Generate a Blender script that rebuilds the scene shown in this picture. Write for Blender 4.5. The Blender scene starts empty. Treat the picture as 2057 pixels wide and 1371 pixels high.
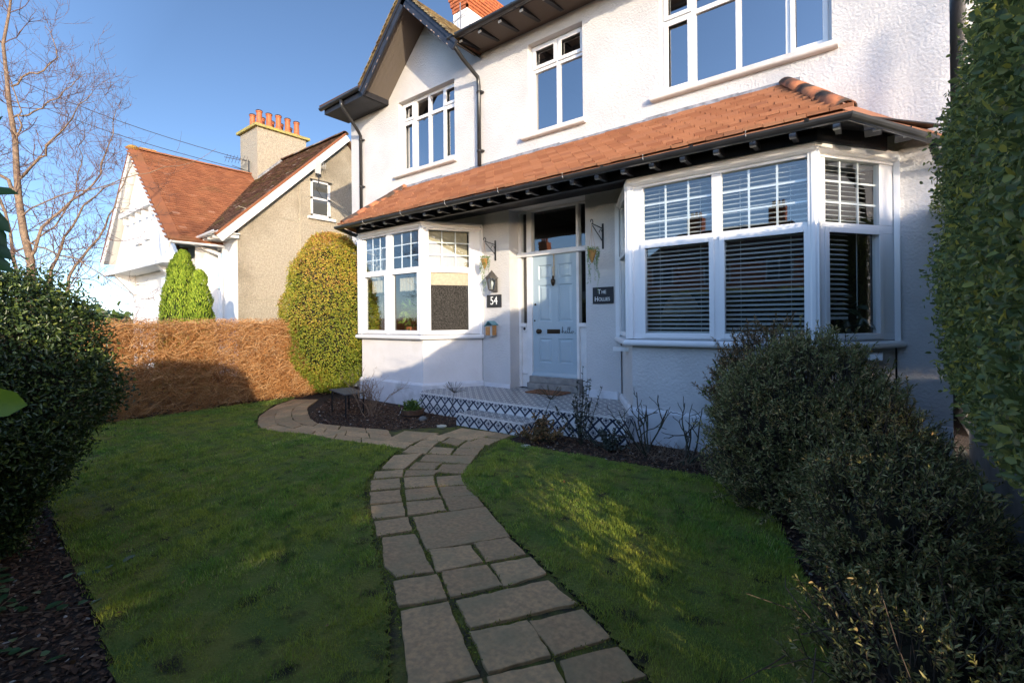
import bpy, math, random
import numpy as np
from mathutils import Vector, Matrix
R = math.radians
rng = np.random.default_rng(7)
random.seed(7)
SC = bpy.context.scene
COL = SC.collection

# ------------------------------------------------------------------ camera
FPX = 962.88
YAW, ROLL = 0.6668542, -0.00960288
cam = bpy.data.cameras.new('camera'); camo = bpy.data.objects.new('camera', cam); COL.objects.link(camo)
cam.sensor_width = 36.0; cam.lens = FPX * 36 / 2057.0
cam.shift_y = -43.8 / 2057.0; cam.clip_start = 0.05; cam.clip_end = 3000
camo.matrix_world = Matrix.Translation((0, 0, 1.40)) @ Matrix.Rotation(YAW, 4, 'Z') @ Matrix.Rotation(R(90), 4, 'X') @ Matrix.Rotation(ROLL, 4, 'Z')
SC.camera = camo
# ------------------------------------------------------------------ sky, sun, exposure
SUN_EL = R(11.0)
sun_dir = Vector((0.848 * math.cos(SUN_EL), -0.53 * math.cos(SUN_EL), math.sin(SUN_EL)))   # towards the sun
W = bpy.data.worlds.new('World'); SC.world = W; W.use_nodes = True
nt = W.node_tree; nt.nodes.clear()
sky = nt.nodes.new('ShaderNodeTexSky'); sky.sky_type = 'NISHITA'; sky.sun_disc = False
sky.sun_elevation = SUN_EL; sky.sun_rotation = math.atan2(sun_dir.x, sun_dir.y)
sky.altitude = 0; sky.air_density = 0.6; sky.dust_density = 0.5; sky.ozone_density = 3.5
bg = nt.nodes.new('ShaderNodeBackground'); bg.inputs[1].default_value = 0.15
wo = nt.nodes.new('ShaderNodeOutputWorld')
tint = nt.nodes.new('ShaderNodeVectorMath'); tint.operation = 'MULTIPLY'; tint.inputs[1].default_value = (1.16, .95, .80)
nt.links.new(sky.outputs[0], tint.inputs[0]); # added sky brightness on the street side fills shaded walls; paler along the horizon
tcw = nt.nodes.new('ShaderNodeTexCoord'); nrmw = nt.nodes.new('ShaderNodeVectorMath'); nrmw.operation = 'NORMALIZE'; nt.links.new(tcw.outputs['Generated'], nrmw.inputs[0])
def wmath(op, a, b=None, c=None):
    q = nt.nodes.new('ShaderNodeMath'); q.operation = op
    for i, v in enumerate((a, b, c)):
        if v is None: continue
        if hasattr(v, 'is_linked'): nt.links.new(v, q.inputs[i])
        else: q.inputs[i].default_value = v
    return q.outputs[0]
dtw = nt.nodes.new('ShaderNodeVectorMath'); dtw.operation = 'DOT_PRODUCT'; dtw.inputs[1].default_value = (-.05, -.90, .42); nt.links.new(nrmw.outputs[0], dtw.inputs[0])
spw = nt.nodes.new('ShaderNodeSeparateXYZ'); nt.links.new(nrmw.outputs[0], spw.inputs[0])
ffill = wmath('MULTIPLY', wmath('MAXIMUM', wmath('ADD', dtw.outputs['Value'], 0.0), 0.0), 2.0)
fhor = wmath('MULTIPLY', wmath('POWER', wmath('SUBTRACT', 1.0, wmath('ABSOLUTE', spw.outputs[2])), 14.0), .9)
fac = wmath('ADD', wmath('ADD', 1.0, ffill), fhor)
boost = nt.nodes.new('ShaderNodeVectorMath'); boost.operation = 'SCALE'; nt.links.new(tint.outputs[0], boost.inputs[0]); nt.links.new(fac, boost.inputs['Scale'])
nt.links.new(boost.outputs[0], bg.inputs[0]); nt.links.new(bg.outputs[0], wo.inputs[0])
sl = bpy.data.lights.new('sun', 'SUN'); sl.energy = 3.0; sl.angle = R(0.5); sl.color = (1.0, 0.84, 0.62)
so = bpy.data.objects.new('sun', sl); COL.objects.link(so); so.location = sun_dir * 60
so.rotation_euler = sun_dir.to_track_quat('Z', 'Y').to_euler()
SC.view_settings.view_transform = 'Standard'; SC.view_settings.look = 'None'
SC.view_settings.exposure = 1.05; SC.view_settings.gamma = 1.0; SC.view_settings.use_curve_mapping = False
SC.cycles.max_bounces = 7; SC.cycles.transparent_max_bounces = 12; SC.cycles.diffuse_bounces = 3
SC.cycles.glossy_bounces = 3; SC.cycles.caustics_reflective = False; SC.cycles.caustics_refractive = False

# ------------------------------------------------------------------ helpers: materials
def mat(name, col, rough=0.7, col2=None, nscale=5.0, bump=0.0, bscale=60.0, bdet=4, spec=0.3, metal=0.0,
        island=0.0, island_cols=None, dark=None, dscale=1.3, dlo=.5, dhi=.7, coat=0.0, trans=0.0):
    m = bpy.data.materials.new(name); m.use_nodes = True
    t = m.node_tree; N = t.nodes; L = t.links; b = N['Principled BSDF']
    b.inputs['Roughness'].default_value = rough; b.inputs['Metallic'].default_value = metal
    b.inputs['Specular IOR Level'].default_value = spec
    if coat: b.inputs['Coat Weight'].default_value = coat; b.inputs['Coat Roughness'].default_value = .1
    tc = N.new('ShaderNodeTexCoord'); geo = N.new('ShaderNodeNewGeometry')
    pos = geo.outputs['Position']
    cur = None
    def rgb(c):
        n = N.new('ShaderNodeRGB'); n.outputs[0].default_value = (*c, 1); return n.outputs[0]
    def mix(f, a, c, mode='MIX'):
        n = N.new('ShaderNodeMix'); n.data_type = 'RGBA'; n.blend_type = mode
        if hasattr(f, 'is_linked'): L.new(f, n.inputs[0])
        else: n.inputs[0].default_value = f
        L.new(a, n.inputs[6]); L.new(c, n.inputs[7]); return n.outputs[2]
    def noise(s, d=4, lo=.35, hi=.65):
        n = N.new('ShaderNodeTexNoise'); n.inputs['Scale'].default_value = s; n.inputs['Detail'].default_value = d
        L.new(pos, n.inputs['Vector'])
        r = N.new('ShaderNodeMapRange'); r.inputs[1].default_value = lo; r.inputs[2].default_value = hi
        L.new(n.outputs[0], r.inputs[0]); return r.outputs[0]
    cur = rgb(col)
    if island_cols:
        a = N.new('ShaderNodeAttribute'); a.attribute_name = 'rnd'
        r = N.new('ShaderNodeValToRGB'); e = r.color_ramp.elements
        for i, (p, c) in enumerate(island_cols):
            el = e[i] if i < 2 else e.new(p)
            el.position = p; el.color = (*c, 1)
        L.new(a.outputs['Fac'], r.inputs[0]); cur = r.outputs[0]
    if col2: cur = mix(noise(nscale), cur, rgb(col2))
    if island:
        a = N.new('ShaderNodeAttribute'); a.attribute_name = 'rnd'
        r = N.new('ShaderNodeMapRange'); r.inputs[3].default_value = 1 - island; r.inputs[4].default_value = 1 + island
        L.new(a.outputs['Fac'], r.inputs[0])
        v = N.new('ShaderNodeVectorMath'); v.operation = 'SCALE'; L.new(cur, v.inputs[0]); L.new(r.outputs[0], v.inputs['Scale']); cur = v.outputs[0]
    if dark: cur = mix(noise(dscale, 6, dlo, dhi), cur, rgb(dark))
    L.new(cur, b.inputs['Base Color'])
    if bump:
        n = N.new('ShaderNodeTexNoise'); n.inputs['Scale'].default_value = bscale; n.inputs['Detail'].default_value = bdet
        L.new(pos, n.inputs['Vector'])
        bp = N.new('ShaderNodeBump'); bp.inputs['Distance'].default_value = bump; bp.inputs['Strength'].default_value = 1.0
        L.new(n.outputs[0], bp.inputs['Height']); L.new(bp.outputs[0], b.inputs['Normal'])
    if trans:
        out = N['Material Output']; tr = N.new('ShaderNodeBsdfTranslucent'); L.new(cur, tr.inputs[0])
        ms = N.new('ShaderNodeMixShader'); ms.inputs[0].default_value = trans
        L.new(b.outputs[0], ms.inputs[1]); L.new(tr.outputs[0], ms.inputs[2]); L.new(ms.outputs[0], out.inputs[0])
    return m

def glass_mat(name, ior=1.75, tint=(.9, .95, .95), frost=0.0):
    m = bpy.data.materials.new(name); m.use_nodes = True; t = m.node_tree; N = t.nodes; L = t.links
    N.remove(N['Principled BSDF']); out = N['Material Output']
    g = N.new('ShaderNodeBsdfGlossy'); g.inputs['Roughness'].default_value = 0.0
    geo = N.new('ShaderNodeNewGeometry'); n = N.new('ShaderNodeTexNoise'); n.inputs['Scale'].default_value = 1.6; n.inputs['Detail'].default_value = 1
    bp = N.new('ShaderNodeBump'); bp.inputs['Distance'].default_value = .0015; L.new(geo.outputs['Position'], n.inputs['Vector'])
    L.new(n.outputs[0], bp.inputs['Height']); L.new(bp.outputs[0], g.inputs['Normal'])
    if frost:
        tr = N.new('ShaderNodeBsdfTranslucent'); tr.inputs[0].default_value = (*tint, 1)
        t2 = N.new('ShaderNodeBsdfPrincipled'); t2.inputs['Base Color'].default_value = (.035, .032, .03, 1); t2.inputs['Roughness'].default_value = .45; t2.inputs['Specular IOR Level'].default_value = .08
        nn = N.new('ShaderNodeTexNoise'); nn.inputs['Scale'].default_value = 90
        n3 = N.new('ShaderNodeTexNoise'); n3.inputs['Scale'].default_value = 70; n3.inputs['Detail'].default_value = 2; L.new(geo.outputs['Position'], n3.inputs['Vector'])
        r3 = N.new('ShaderNodeValToRGB'); r3.color_ramp.elements[0].position = .42; r3.color_ramp.elements[0].color = (.012, .011, .010, 1); r3.color_ramp.elements[1].position = .68; r3.color_ramp.elements[1].color = (.11, .10, .09, 1)
        L.new(n3.outputs[0], r3.inputs[0]); L.new(r3.outputs[0], t2.inputs['Base Color']); L.new(geo.outputs['Position'], nn.inputs['Vector'])
        b2 = N.new('ShaderNodeBump'); b2.inputs['Distance'].default_value = .004; L.new(nn.outputs[0], b2.inputs['Height']); L.new(b2.outputs[0], t2.inputs['Normal'])
        mm = N.new('ShaderNodeMixShader'); mm.inputs[0].default_value = frost; L.new(tr.outputs[0], mm.inputs[1]); L.new(t2.outputs[0], mm.inputs[2]); base = mm.outputs[0]
    else:
        tp = N.new('ShaderNodeBsdfTransparent'); tp.inputs[0].default_value = (*tint, 1); base = tp.outputs[0]
    F0 = ((ior - 1) / (ior + 1)) ** 2     # Schlick reflectance, the same from both sides of the pane
    dt = N.new('ShaderNodeVectorMath'); dt.operation = 'DOT_PRODUCT'; L.new(geo.outputs['Normal'], dt.inputs[0]); L.new(geo.outputs['Incoming'], dt.inputs[1])
    def mt(op, a, b=None, c=None):
        q = N.new('ShaderNodeMath'); q.operation = op
        for i, v in enumerate((a, b, c)):
            if v is None: continue
            if hasattr(v, 'is_linked'): L.new(v, q.inputs[i])
            else: q.inputs[i].default_value = v
        return q.outputs[0]
    f = mt('MULTIPLY_ADD', mt('POWER', mt('SUBTRACT', 1.0, mt('ABSOLUTE', dt.outputs['Value'])), 5.0), 1 - F0, F0)
    mx = N.new('ShaderNodeMixShader'); L.new(f, mx.inputs[0]); L.new(base, mx.inputs[1]); L.new(g.outputs[0], mx.inputs[2])
    L.new(mx.outputs[0], out.inputs[0]); return m

M = {}
M['stucco'] = mat('white roughcast paint', (.60, .585, .575), .85, (.54, .525, .515), 2.2, bump=.012, bscale=38, bdet=6, dark=(.66, .63, .58), dscale=.9, dlo=.58, dhi=.85)
M['stucco_smooth'] = mat('white smooth render', (.74, .72, .71), .8, (.69, .67, .655), 3, bump=.003, bscale=30, dark=(.6, .57, .52), dscale=2, dlo=.6, dhi=.9)
M['plinth'] = mat('grey white plinth render', (.70, .70, .71), .85, (.60, .60, .62), 4, bump=.004, bscale=40, dark=(.36, .36, .34), dscale=3, dlo=.58, dhi=.8)
M['upvc'] = mat('white window frame', (.76, .76, .765), .25, spec=.5)
M['gloss_white'] = mat('white gloss timber', (.78, .76, .74), .35, (.70, .68, .66), 6, bump=.001, bscale=20)
M['stone_sill'] = mat('painted stone sill', (.72, .68, .63), .7, (.64, .59, .54), 8, bump=.002, bscale=60)
M['glass'] = glass_mat('window glass', 2.2)
M['glass_up'] = glass_mat('upstairs glass', 4.8, (.8, .85, .9))
M['frosted'] = glass_mat('frosted glass', 1.5, (.10, .095, .085), .8)
M['black'] = mat('black painted timber', (.012, .012, .015), .5, (.02, .02, .025), 8, bump=.002, bscale=30, spec=.35)
M['blackpvc'] = mat('black plastic gutter', (.018, .018, .02), .28, (.03, .03, .03), 5, spec=.5)
M['iron'] = mat('black iron', (.012, .012, .013), .45, spec=.4)
M['zinc'] = mat('galvanised metal bracket', (.45, .44, .42), .4, (.3, .29, .27), 30, metal=.6)
M['lead'] = mat('lead flashing', (.30, .31, .34), .6, (.16, .17, .19), 14, bump=.006, bscale=25)
M['tile'] = mat('orange clay roof tile', (.47, .175, .075), .85, island_cols=[(0, (.34, .145, .08)), (.35, (.42, .19, .10)), (.8, (.47, .225, .125)), (1, (.36, .165, .10))],
                bump=.003, bscale=50, dark=(.26, .12, .06), dscale=2.2, dlo=.6, dhi=.85)
M['ridge'] = mat('clay ridge tile', (.50, .19, .085), .85, (.40, .14, .07), 6, bump=.004, bscale=40, dark=(.07, .05, .04), dscale=5, dlo=.45, dhi=.6)
M['tile_red'] = mat('red brown roof tile', (.30, .095, .055), .9, island_cols=[(0, (.25, .095, .048)), (.6, (.32, .125, .06)), (.96, (.36, .145, .07)), (1, (.42, .22, .14))], bump=.003, bscale=50,
                    dark=(.20, .11, .05), dscale=1.2, dlo=.55, dhi=.85)
M['tile_old'] = mat('old mossy roof tile', (.10, .05, .035), .95, island_cols=[(0, (.07, .035, .025)), (.5, (.13, .065, .045)), (.96, (.18, .10, .07)), (1, (.36, .30, .25))], bump=.003, bscale=50,
                    dark=(.14, .12, .035), dscale=2.5, dlo=.5, dhi=.75)
M['lichen'] = mat('yellow lichen mortar', (.42, .34, .07), .95, (.30, .27, .14), 12, bump=.01, bscale=40)
M['terracotta'] = mat('terracotta chimney pot', (.44, .14, .05), .6, (.40, .12, .05), 7, spec=.4)
M['soot'] = mat('sooty pot rim', (.06, .035, .03), .8)
M['brick'] = mat('orange brick', (.50, .16, .06), .85, (.33, .10, .05), 12, bump=.004, bscale=60)
M['pebble'] = mat('grey buff pebbledash', (.46, .41, .32), .95, (.33, .29, .23), 24, bump=.03, bscale=42, bdet=3, dark=(.20, .17, .12), dscale=.7, dlo=.5, dhi=.75)
M['bright_white'] = mat('fresh white paint', (.82, .81, .79), .7, bump=.002, bscale=40)
M['cream'] = mat('cream soffit', (.62, .56, .46), .8, bump=.003, bscale=40)  # even cream base colour
M['soffit'] = mat('brown grey soffit boards', (.13, .11, .095), .85, (.13, .11, .09), 9, bump=.004, bscale=20)
M['door'] = mat('pale blue door paint', (.39, .48, .53), .3, (.36, .45, .50), 3, bump=.0008, bscale=14, spec=.45)
M['brass'] = mat('aged dark brass', (.06, .045, .03), .35, metal=.8)
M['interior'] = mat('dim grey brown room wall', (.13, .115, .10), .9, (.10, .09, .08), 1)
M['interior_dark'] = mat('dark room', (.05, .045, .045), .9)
M['blind'] = mat('white blind slat', (.50, .50, .48), .5)
M['cream_cloth'] = mat('cream blind fabric', (.46, .40, .29), .9, (.40, .34, .25), 25)
M['lampshade'] = mat('cream lamp shade', (.70, .55, .40), .8, trans=.3)
M['coir'] = mat('brown coir doormat', (.24, .11, .055), .95, (.17, .08, .04), 30, bump=.006, bscale=150)
M['stone_step'] = mat('worn stone threshold', (.30, .28, .25), .8, (.2, .19, .18), 12, bump=.003, bscale=40)
M['slate'] = mat('dark slate plaque', (.025, .027, .03), .6, bump=.001, bscale=60)
M['whitepaint'] = mat('white lettering', (.8, .8, .78), .6)
M['lanternmetal'] = mat('weathered grey lantern metal', (.085, .08, .072), .55, (.14, .13, .12), 25, metal=.5)
M['bulb'] = mat('frosted lamp bulb', (.75, .75, .72), .3)
M['boxwood'] = mat('orange wood bug house', (.55, .27, .09), .7, (.42, .2, .07), 40)
M['boxside'] = mat('pale painted wood', (.50, .49, .47), .6)
M['teal'] = mat('teal roof paint', (.12, .28, .33), .5)
M['jute'] = mat('jute cord', (.42, .30, .20), .9)
M['basket'] = mat('woven cone planter', (.50, .27, .09), .85, (.3, .15, .05), 60, bump=.004, bscale=120)
M['disc'] = mat('cream stone disc', (.60, .55, .42), .6, (.5, .46, .36), 20)
M['woodtub'] = mat('weathered half barrel wood', (.17, .095, .055), .8, (.10, .055, .035), 15, bump=.004, bscale=30)
M['plastic_label'] = mat('white plant label', (.75, .77, .8), .4)
M['wallgrey'] = mat('grey cement boundary wall', (.46, .45, .43), .9, (.33, .33, .31), 3, bump=.004, bscale=30, dark=(.16, .17, .14), dscale=2, dlo=.5, dhi=.75)
M['kerbstone'] = mat('dark mossy edging', (.12, .12, .10), .9, (.07, .08, .05), 10, bump=.006, bscale=30)
M['bark'] = mat('pinkish grey bark', (.17, .10, .085), .85, (.11, .07, .065), 25, bump=.004, bscale=60)
M['bark_trunk'] = mat('pale mottled bark', (.27, .19, .13), .85, (.14, .10, .075), 20, bump=.006, bscale=50)  # paler mottled tone for trunks and limbs
M['twig'] = mat('dark rose stem', (.075, .055, .045), .8, (.05, .06, .035), 12)
M['twig_tan'] = mat('tan dry twig', (.30, .20, .13), .9, (.2, .14, .1), 8)
M['twig_rust'] = mat('rust beech twig', (.36, .17, .075), .9, island_cols=[(0, (.33, .13, .04)), (.5, (.60, .29, .10)), (1, (.76, .48, .24))])
M['wire'] = mat('black cable', (.04, .04, .045), .6)
M['alu'] = mat('aerial aluminium', (.3, .3, .3), .4, metal=.7)
def leafmat(name, cols, rough=.45, trans=.3, spec=.4): return mat(name, cols[0][1], rough, island_cols=cols, trans=trans, spec=spec)
M['lf_laurel'] = leafmat('privet leaf', [(0, (.09, .125, .04)), (.5, (.19, .25, .09)), (.85, (.34, .39, .12)), (1, (.60, .54, .10))], .4, .5, .45)
M['lf_holly'] = leafmat('holly leaf', [(0, (.03, .055, .02)), (.6, (.06, .10, .03)), (.9, (.14, .20, .045)), (1, (.28, .32, .07))], .3, .22, .55)
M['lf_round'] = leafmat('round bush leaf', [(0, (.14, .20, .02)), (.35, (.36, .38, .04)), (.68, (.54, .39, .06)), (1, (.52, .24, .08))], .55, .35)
M['lf_conifer'] = leafmat('conifer spray', [(0, (.09, .16, .012)), (.5, (.24, .36, .03)), (1, (.42, .50, .06))], .7, .25)
M['lf_hebe'] = leafmat('grey green narrow leaf', [(0, (.11, .12, .03)), (.5, (.24, .23, .075)), (.82, (.42, .37, .15)), (1, (.55, .34, .15))], .5, .15)
M['lf_bronze'] = leafmat('bronze tinted leaf', [(0, (.09, .07, .03)), (.5, (.19, .13, .05)), (1, (.40, .20, .08))], .5, .15)
M['lf_green'] = leafmat('fresh green leaf', [(0, (.05, .10, .02)), (.6, (.10, .18, .03)), (1, (.22, .30, .06))], .45, .35)
M['lf_dark'] = leafmat('dark holly shoot leaf', [(0, (.018, .028, .018)), (.6, (.035, .05, .028)), (1, (.14, .14, .12))], .3, .1, .6)
M['lf_dry'] = leafmat('dry brown leaf', [(0, (.20, .09, .04)), (.5, (.32, .15, .06)), (1, (.45, .26, .12))], .8, .3)
M['lf_bright'] = leafmat('near glossy leaf', [(0, (.03, .09, .015)), (1, (.07, .16, .02))], .35, .35)
M['lf_trail'] = leafmat('trailing succulent leaf', [(0, (.06, .14, .04)), (.7, (.14, .26, .06)), (1, (.36, .42, .12))], .5, .3)
M['core'] = mat('hedge shade core', (.018, .016, .010), .95, (.03, .028, .015), 12, bump=.02, bscale=20)  # near-black solid fill, painted shade between the leaves
M['grass'] = mat('grass blade', (.08, .12, .02), .6, trans=.3,
                 island_cols=[(0, (.10, .22, .035)), (.4, (.21, .38, .05)), (.75, (.38, .48, .06)), (1, (.68, .60, .26))], col2=(.42, .44, .06), nscale=1.4, dark=(.12, .20, .035), dscale=9, dlo=.5, dhi=.68)
M['turf'] = mat('mossy turf', (.11, .16, .03), .95, (.22, .20, .04), 2.2, bump=.02, bscale=70, dark=(.035, .03, .014), dscale=7, dlo=.55, dhi=.7)
M['soil'] = mat('damp garden soil', (.035, .024, .018), .95, (.055, .038, .028), 9, bump=.03, bscale=35)
M['chip'] = mat('bark chip', (.1, .06, .04), .9, island_cols=[(0, (.05, .026, .016)), (.6, (.13, .068, .040)), (.95, (.22, .135, .08)), (.98, (.36, .31, .26)), (1, (.48, .43, .35))])
M['slab'] = mat('brown sandstone slab', (.60, .365, .18), .8, (.41, .26, .135), 42.0, bump=.014, bscale=16, bdet=12, island=.24, dark=(.36, .27, .14), dscale=4, dlo=.45, dhi=.75)
M['joint'] = mat('mossy joint', (.16, .16, .035), .95, (.06, .05, .03), 8, bump=.02, bscale=60, dark=(.13, .13, .02), dscale=6, dlo=.5, dhi=.6)
M['ground'] = mat('distant ground', (.10, .10, .06), .95, (.07, .08, .04), .3)
M['asphalt'] = mat('asphalt road', (.05, .05, .052), .9, bump=.004, bscale=80)

def tile_mat(name, pitch, pw=(.74, .73, .70), navy=(.018, .028, .06), top=False):
    """black, white and navy patterned cement tile, u = object x, v = object z (or y on top)"""
    m = bpy.data.materials.new(name); m.use_nodes = True; t = m.node_tree; N = t.nodes; L = t.links; b = N['Principled BSDF']
    b.inputs['Roughness'].default_value = .35
    tc = N.new('ShaderNodeTexCoord'); sp = N.new('ShaderNodeSeparateXYZ'); L.new(tc.outputs['UV'], sp.inputs[0])
    def mt(op, a, c=None, d=None):
        n = N.new('ShaderNodeMath'); n.operation = op
        for i, v in enumerate((a, c, d)):
            if v is None: continue
            if hasattr(v, 'is_linked'): L.new(v, n.inputs[i])
            else: n.inputs[i].default_value = v
        return n.outputs[0]
    u = mt('SUBTRACT', mt('FRACT', mt('DIVIDE', sp.outputs[0], pitch)), .5)
    v = mt('SUBTRACT', mt('FRACT', mt('DIVIDE', sp.outputs[1], pitch)), .5)
    au, av = mt('ABSOLUTE', u), mt('ABSOLUTE', v); a = mt('ADD', au, av)
    if not top:
        band = mt('MULTIPLY', mt('GREATER_THAN', a, .36), mt('LESS_THAN', a, .58))
        s = mt('ADD', u, v); q = mt('SUBTRACT', u, v)
        cs = mt('FLOOR', mt('MULTIPLY_ADD', s, 9.2, .5)); cq = mt('FLOOR', mt('MULTIPLY_ADD', q, 9.2, .5))
        par = mt('GREATER_THAN', mt('ABSOLUTE', mt('SUBTRACT', mt('MULTIPLY', mt('FRACT', mt('MULTIPLY', mt('ADD', cs, cq), .5)), 2), 0)), .5)
        ins = mt('LESS_THAN', mt('MAXIMUM', mt('ABSOLUTE', s), mt('ABSOLUTE', q)), .28)
        cen = mt('LESS_THAN', a, .11)
        k = mt('MAXIMUM', band, mt('MAXIMUM', mt('MULTIPLY', par, ins), cen))
    else:
        dot = mt('LESS_THAN', a, .31); cor = mt('GREATER_THAN', a, .76)
        ring = mt('MULTIPLY', mt('GREATER_THAN', a, .40), mt('LESS_THAN', a, .50))
        gap = mt('GREATER_THAN', mt('ABSOLUTE', mt('SUBTRACT', au, av)), .05)
        k = mt('MAXIMUM', mt('MAXIMUM', dot, cor), mt('MULTIPLY', ring, gap))
    mx = N.new('ShaderNodeMix'); mx.data_type = 'RGBA'; mx.inputs[6].default_value = (*pw, 1); mx.inputs[7].default_value = (*navy, 1)
    L.new(k, mx.inputs[0]); L.new(mx.outputs[2], b.inputs['Base Color']); return m
M['tile_riser'] = tile_mat('patterned riser tile', .163)
M['tile_top'] = tile_mat('patterned floor tile', .125, top=True, pw=(.54, .52, .48))

# ------------------------------------------------------------------ helpers: objects
def tag(o, label=None, cat=None, group=None, kind=None):
    if label: o['label'] = label
    if cat: o['category'] = cat
    if group: o['group'] = group
    if kind: o['kind'] = kind
    return o
def empty(name, loc=(0, 0, 0), rz=0, label=None, cat=None, group=None):
    o = bpy.data.objects.new(name, None); COL.objects.link(o); o.location = loc; o.rotation_euler = (0, 0, rz)
    o.empty_display_size = .1
    return tag(o, label, cat, group)
def link(name, me, m, parent=None):
    o = bpy.data.objects.new(name, me); COL.objects.link(o)
    if m is not None:
        for x in (m if isinstance(m, (list, tuple)) else [m]): me.materials.append(x)
    if parent is not None:
        o.parent = parent
        if parent.location.length or parent.rotation_euler.z or parent.parent:
            pw = world_of(parent)
            o.matrix_parent_inverse = pw.inverted()
    return o
def world_of(o):
    mw = Matrix.Translation(o.location) @ o.rotation_euler.to_matrix().to_4x4()
    if o.parent: return world_of(o.parent) @ o.matrix_parent_inverse @ mw
    return mw
def copy_tree(o, parent=None):
    c = o.copy(); COL.objects.link(c); c.parent = parent
    if parent is not None: c.matrix_parent_inverse = o.matrix_parent_inverse.copy()
    for ch in list(o.children): copy_tree(ch, c)
    return c

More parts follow.
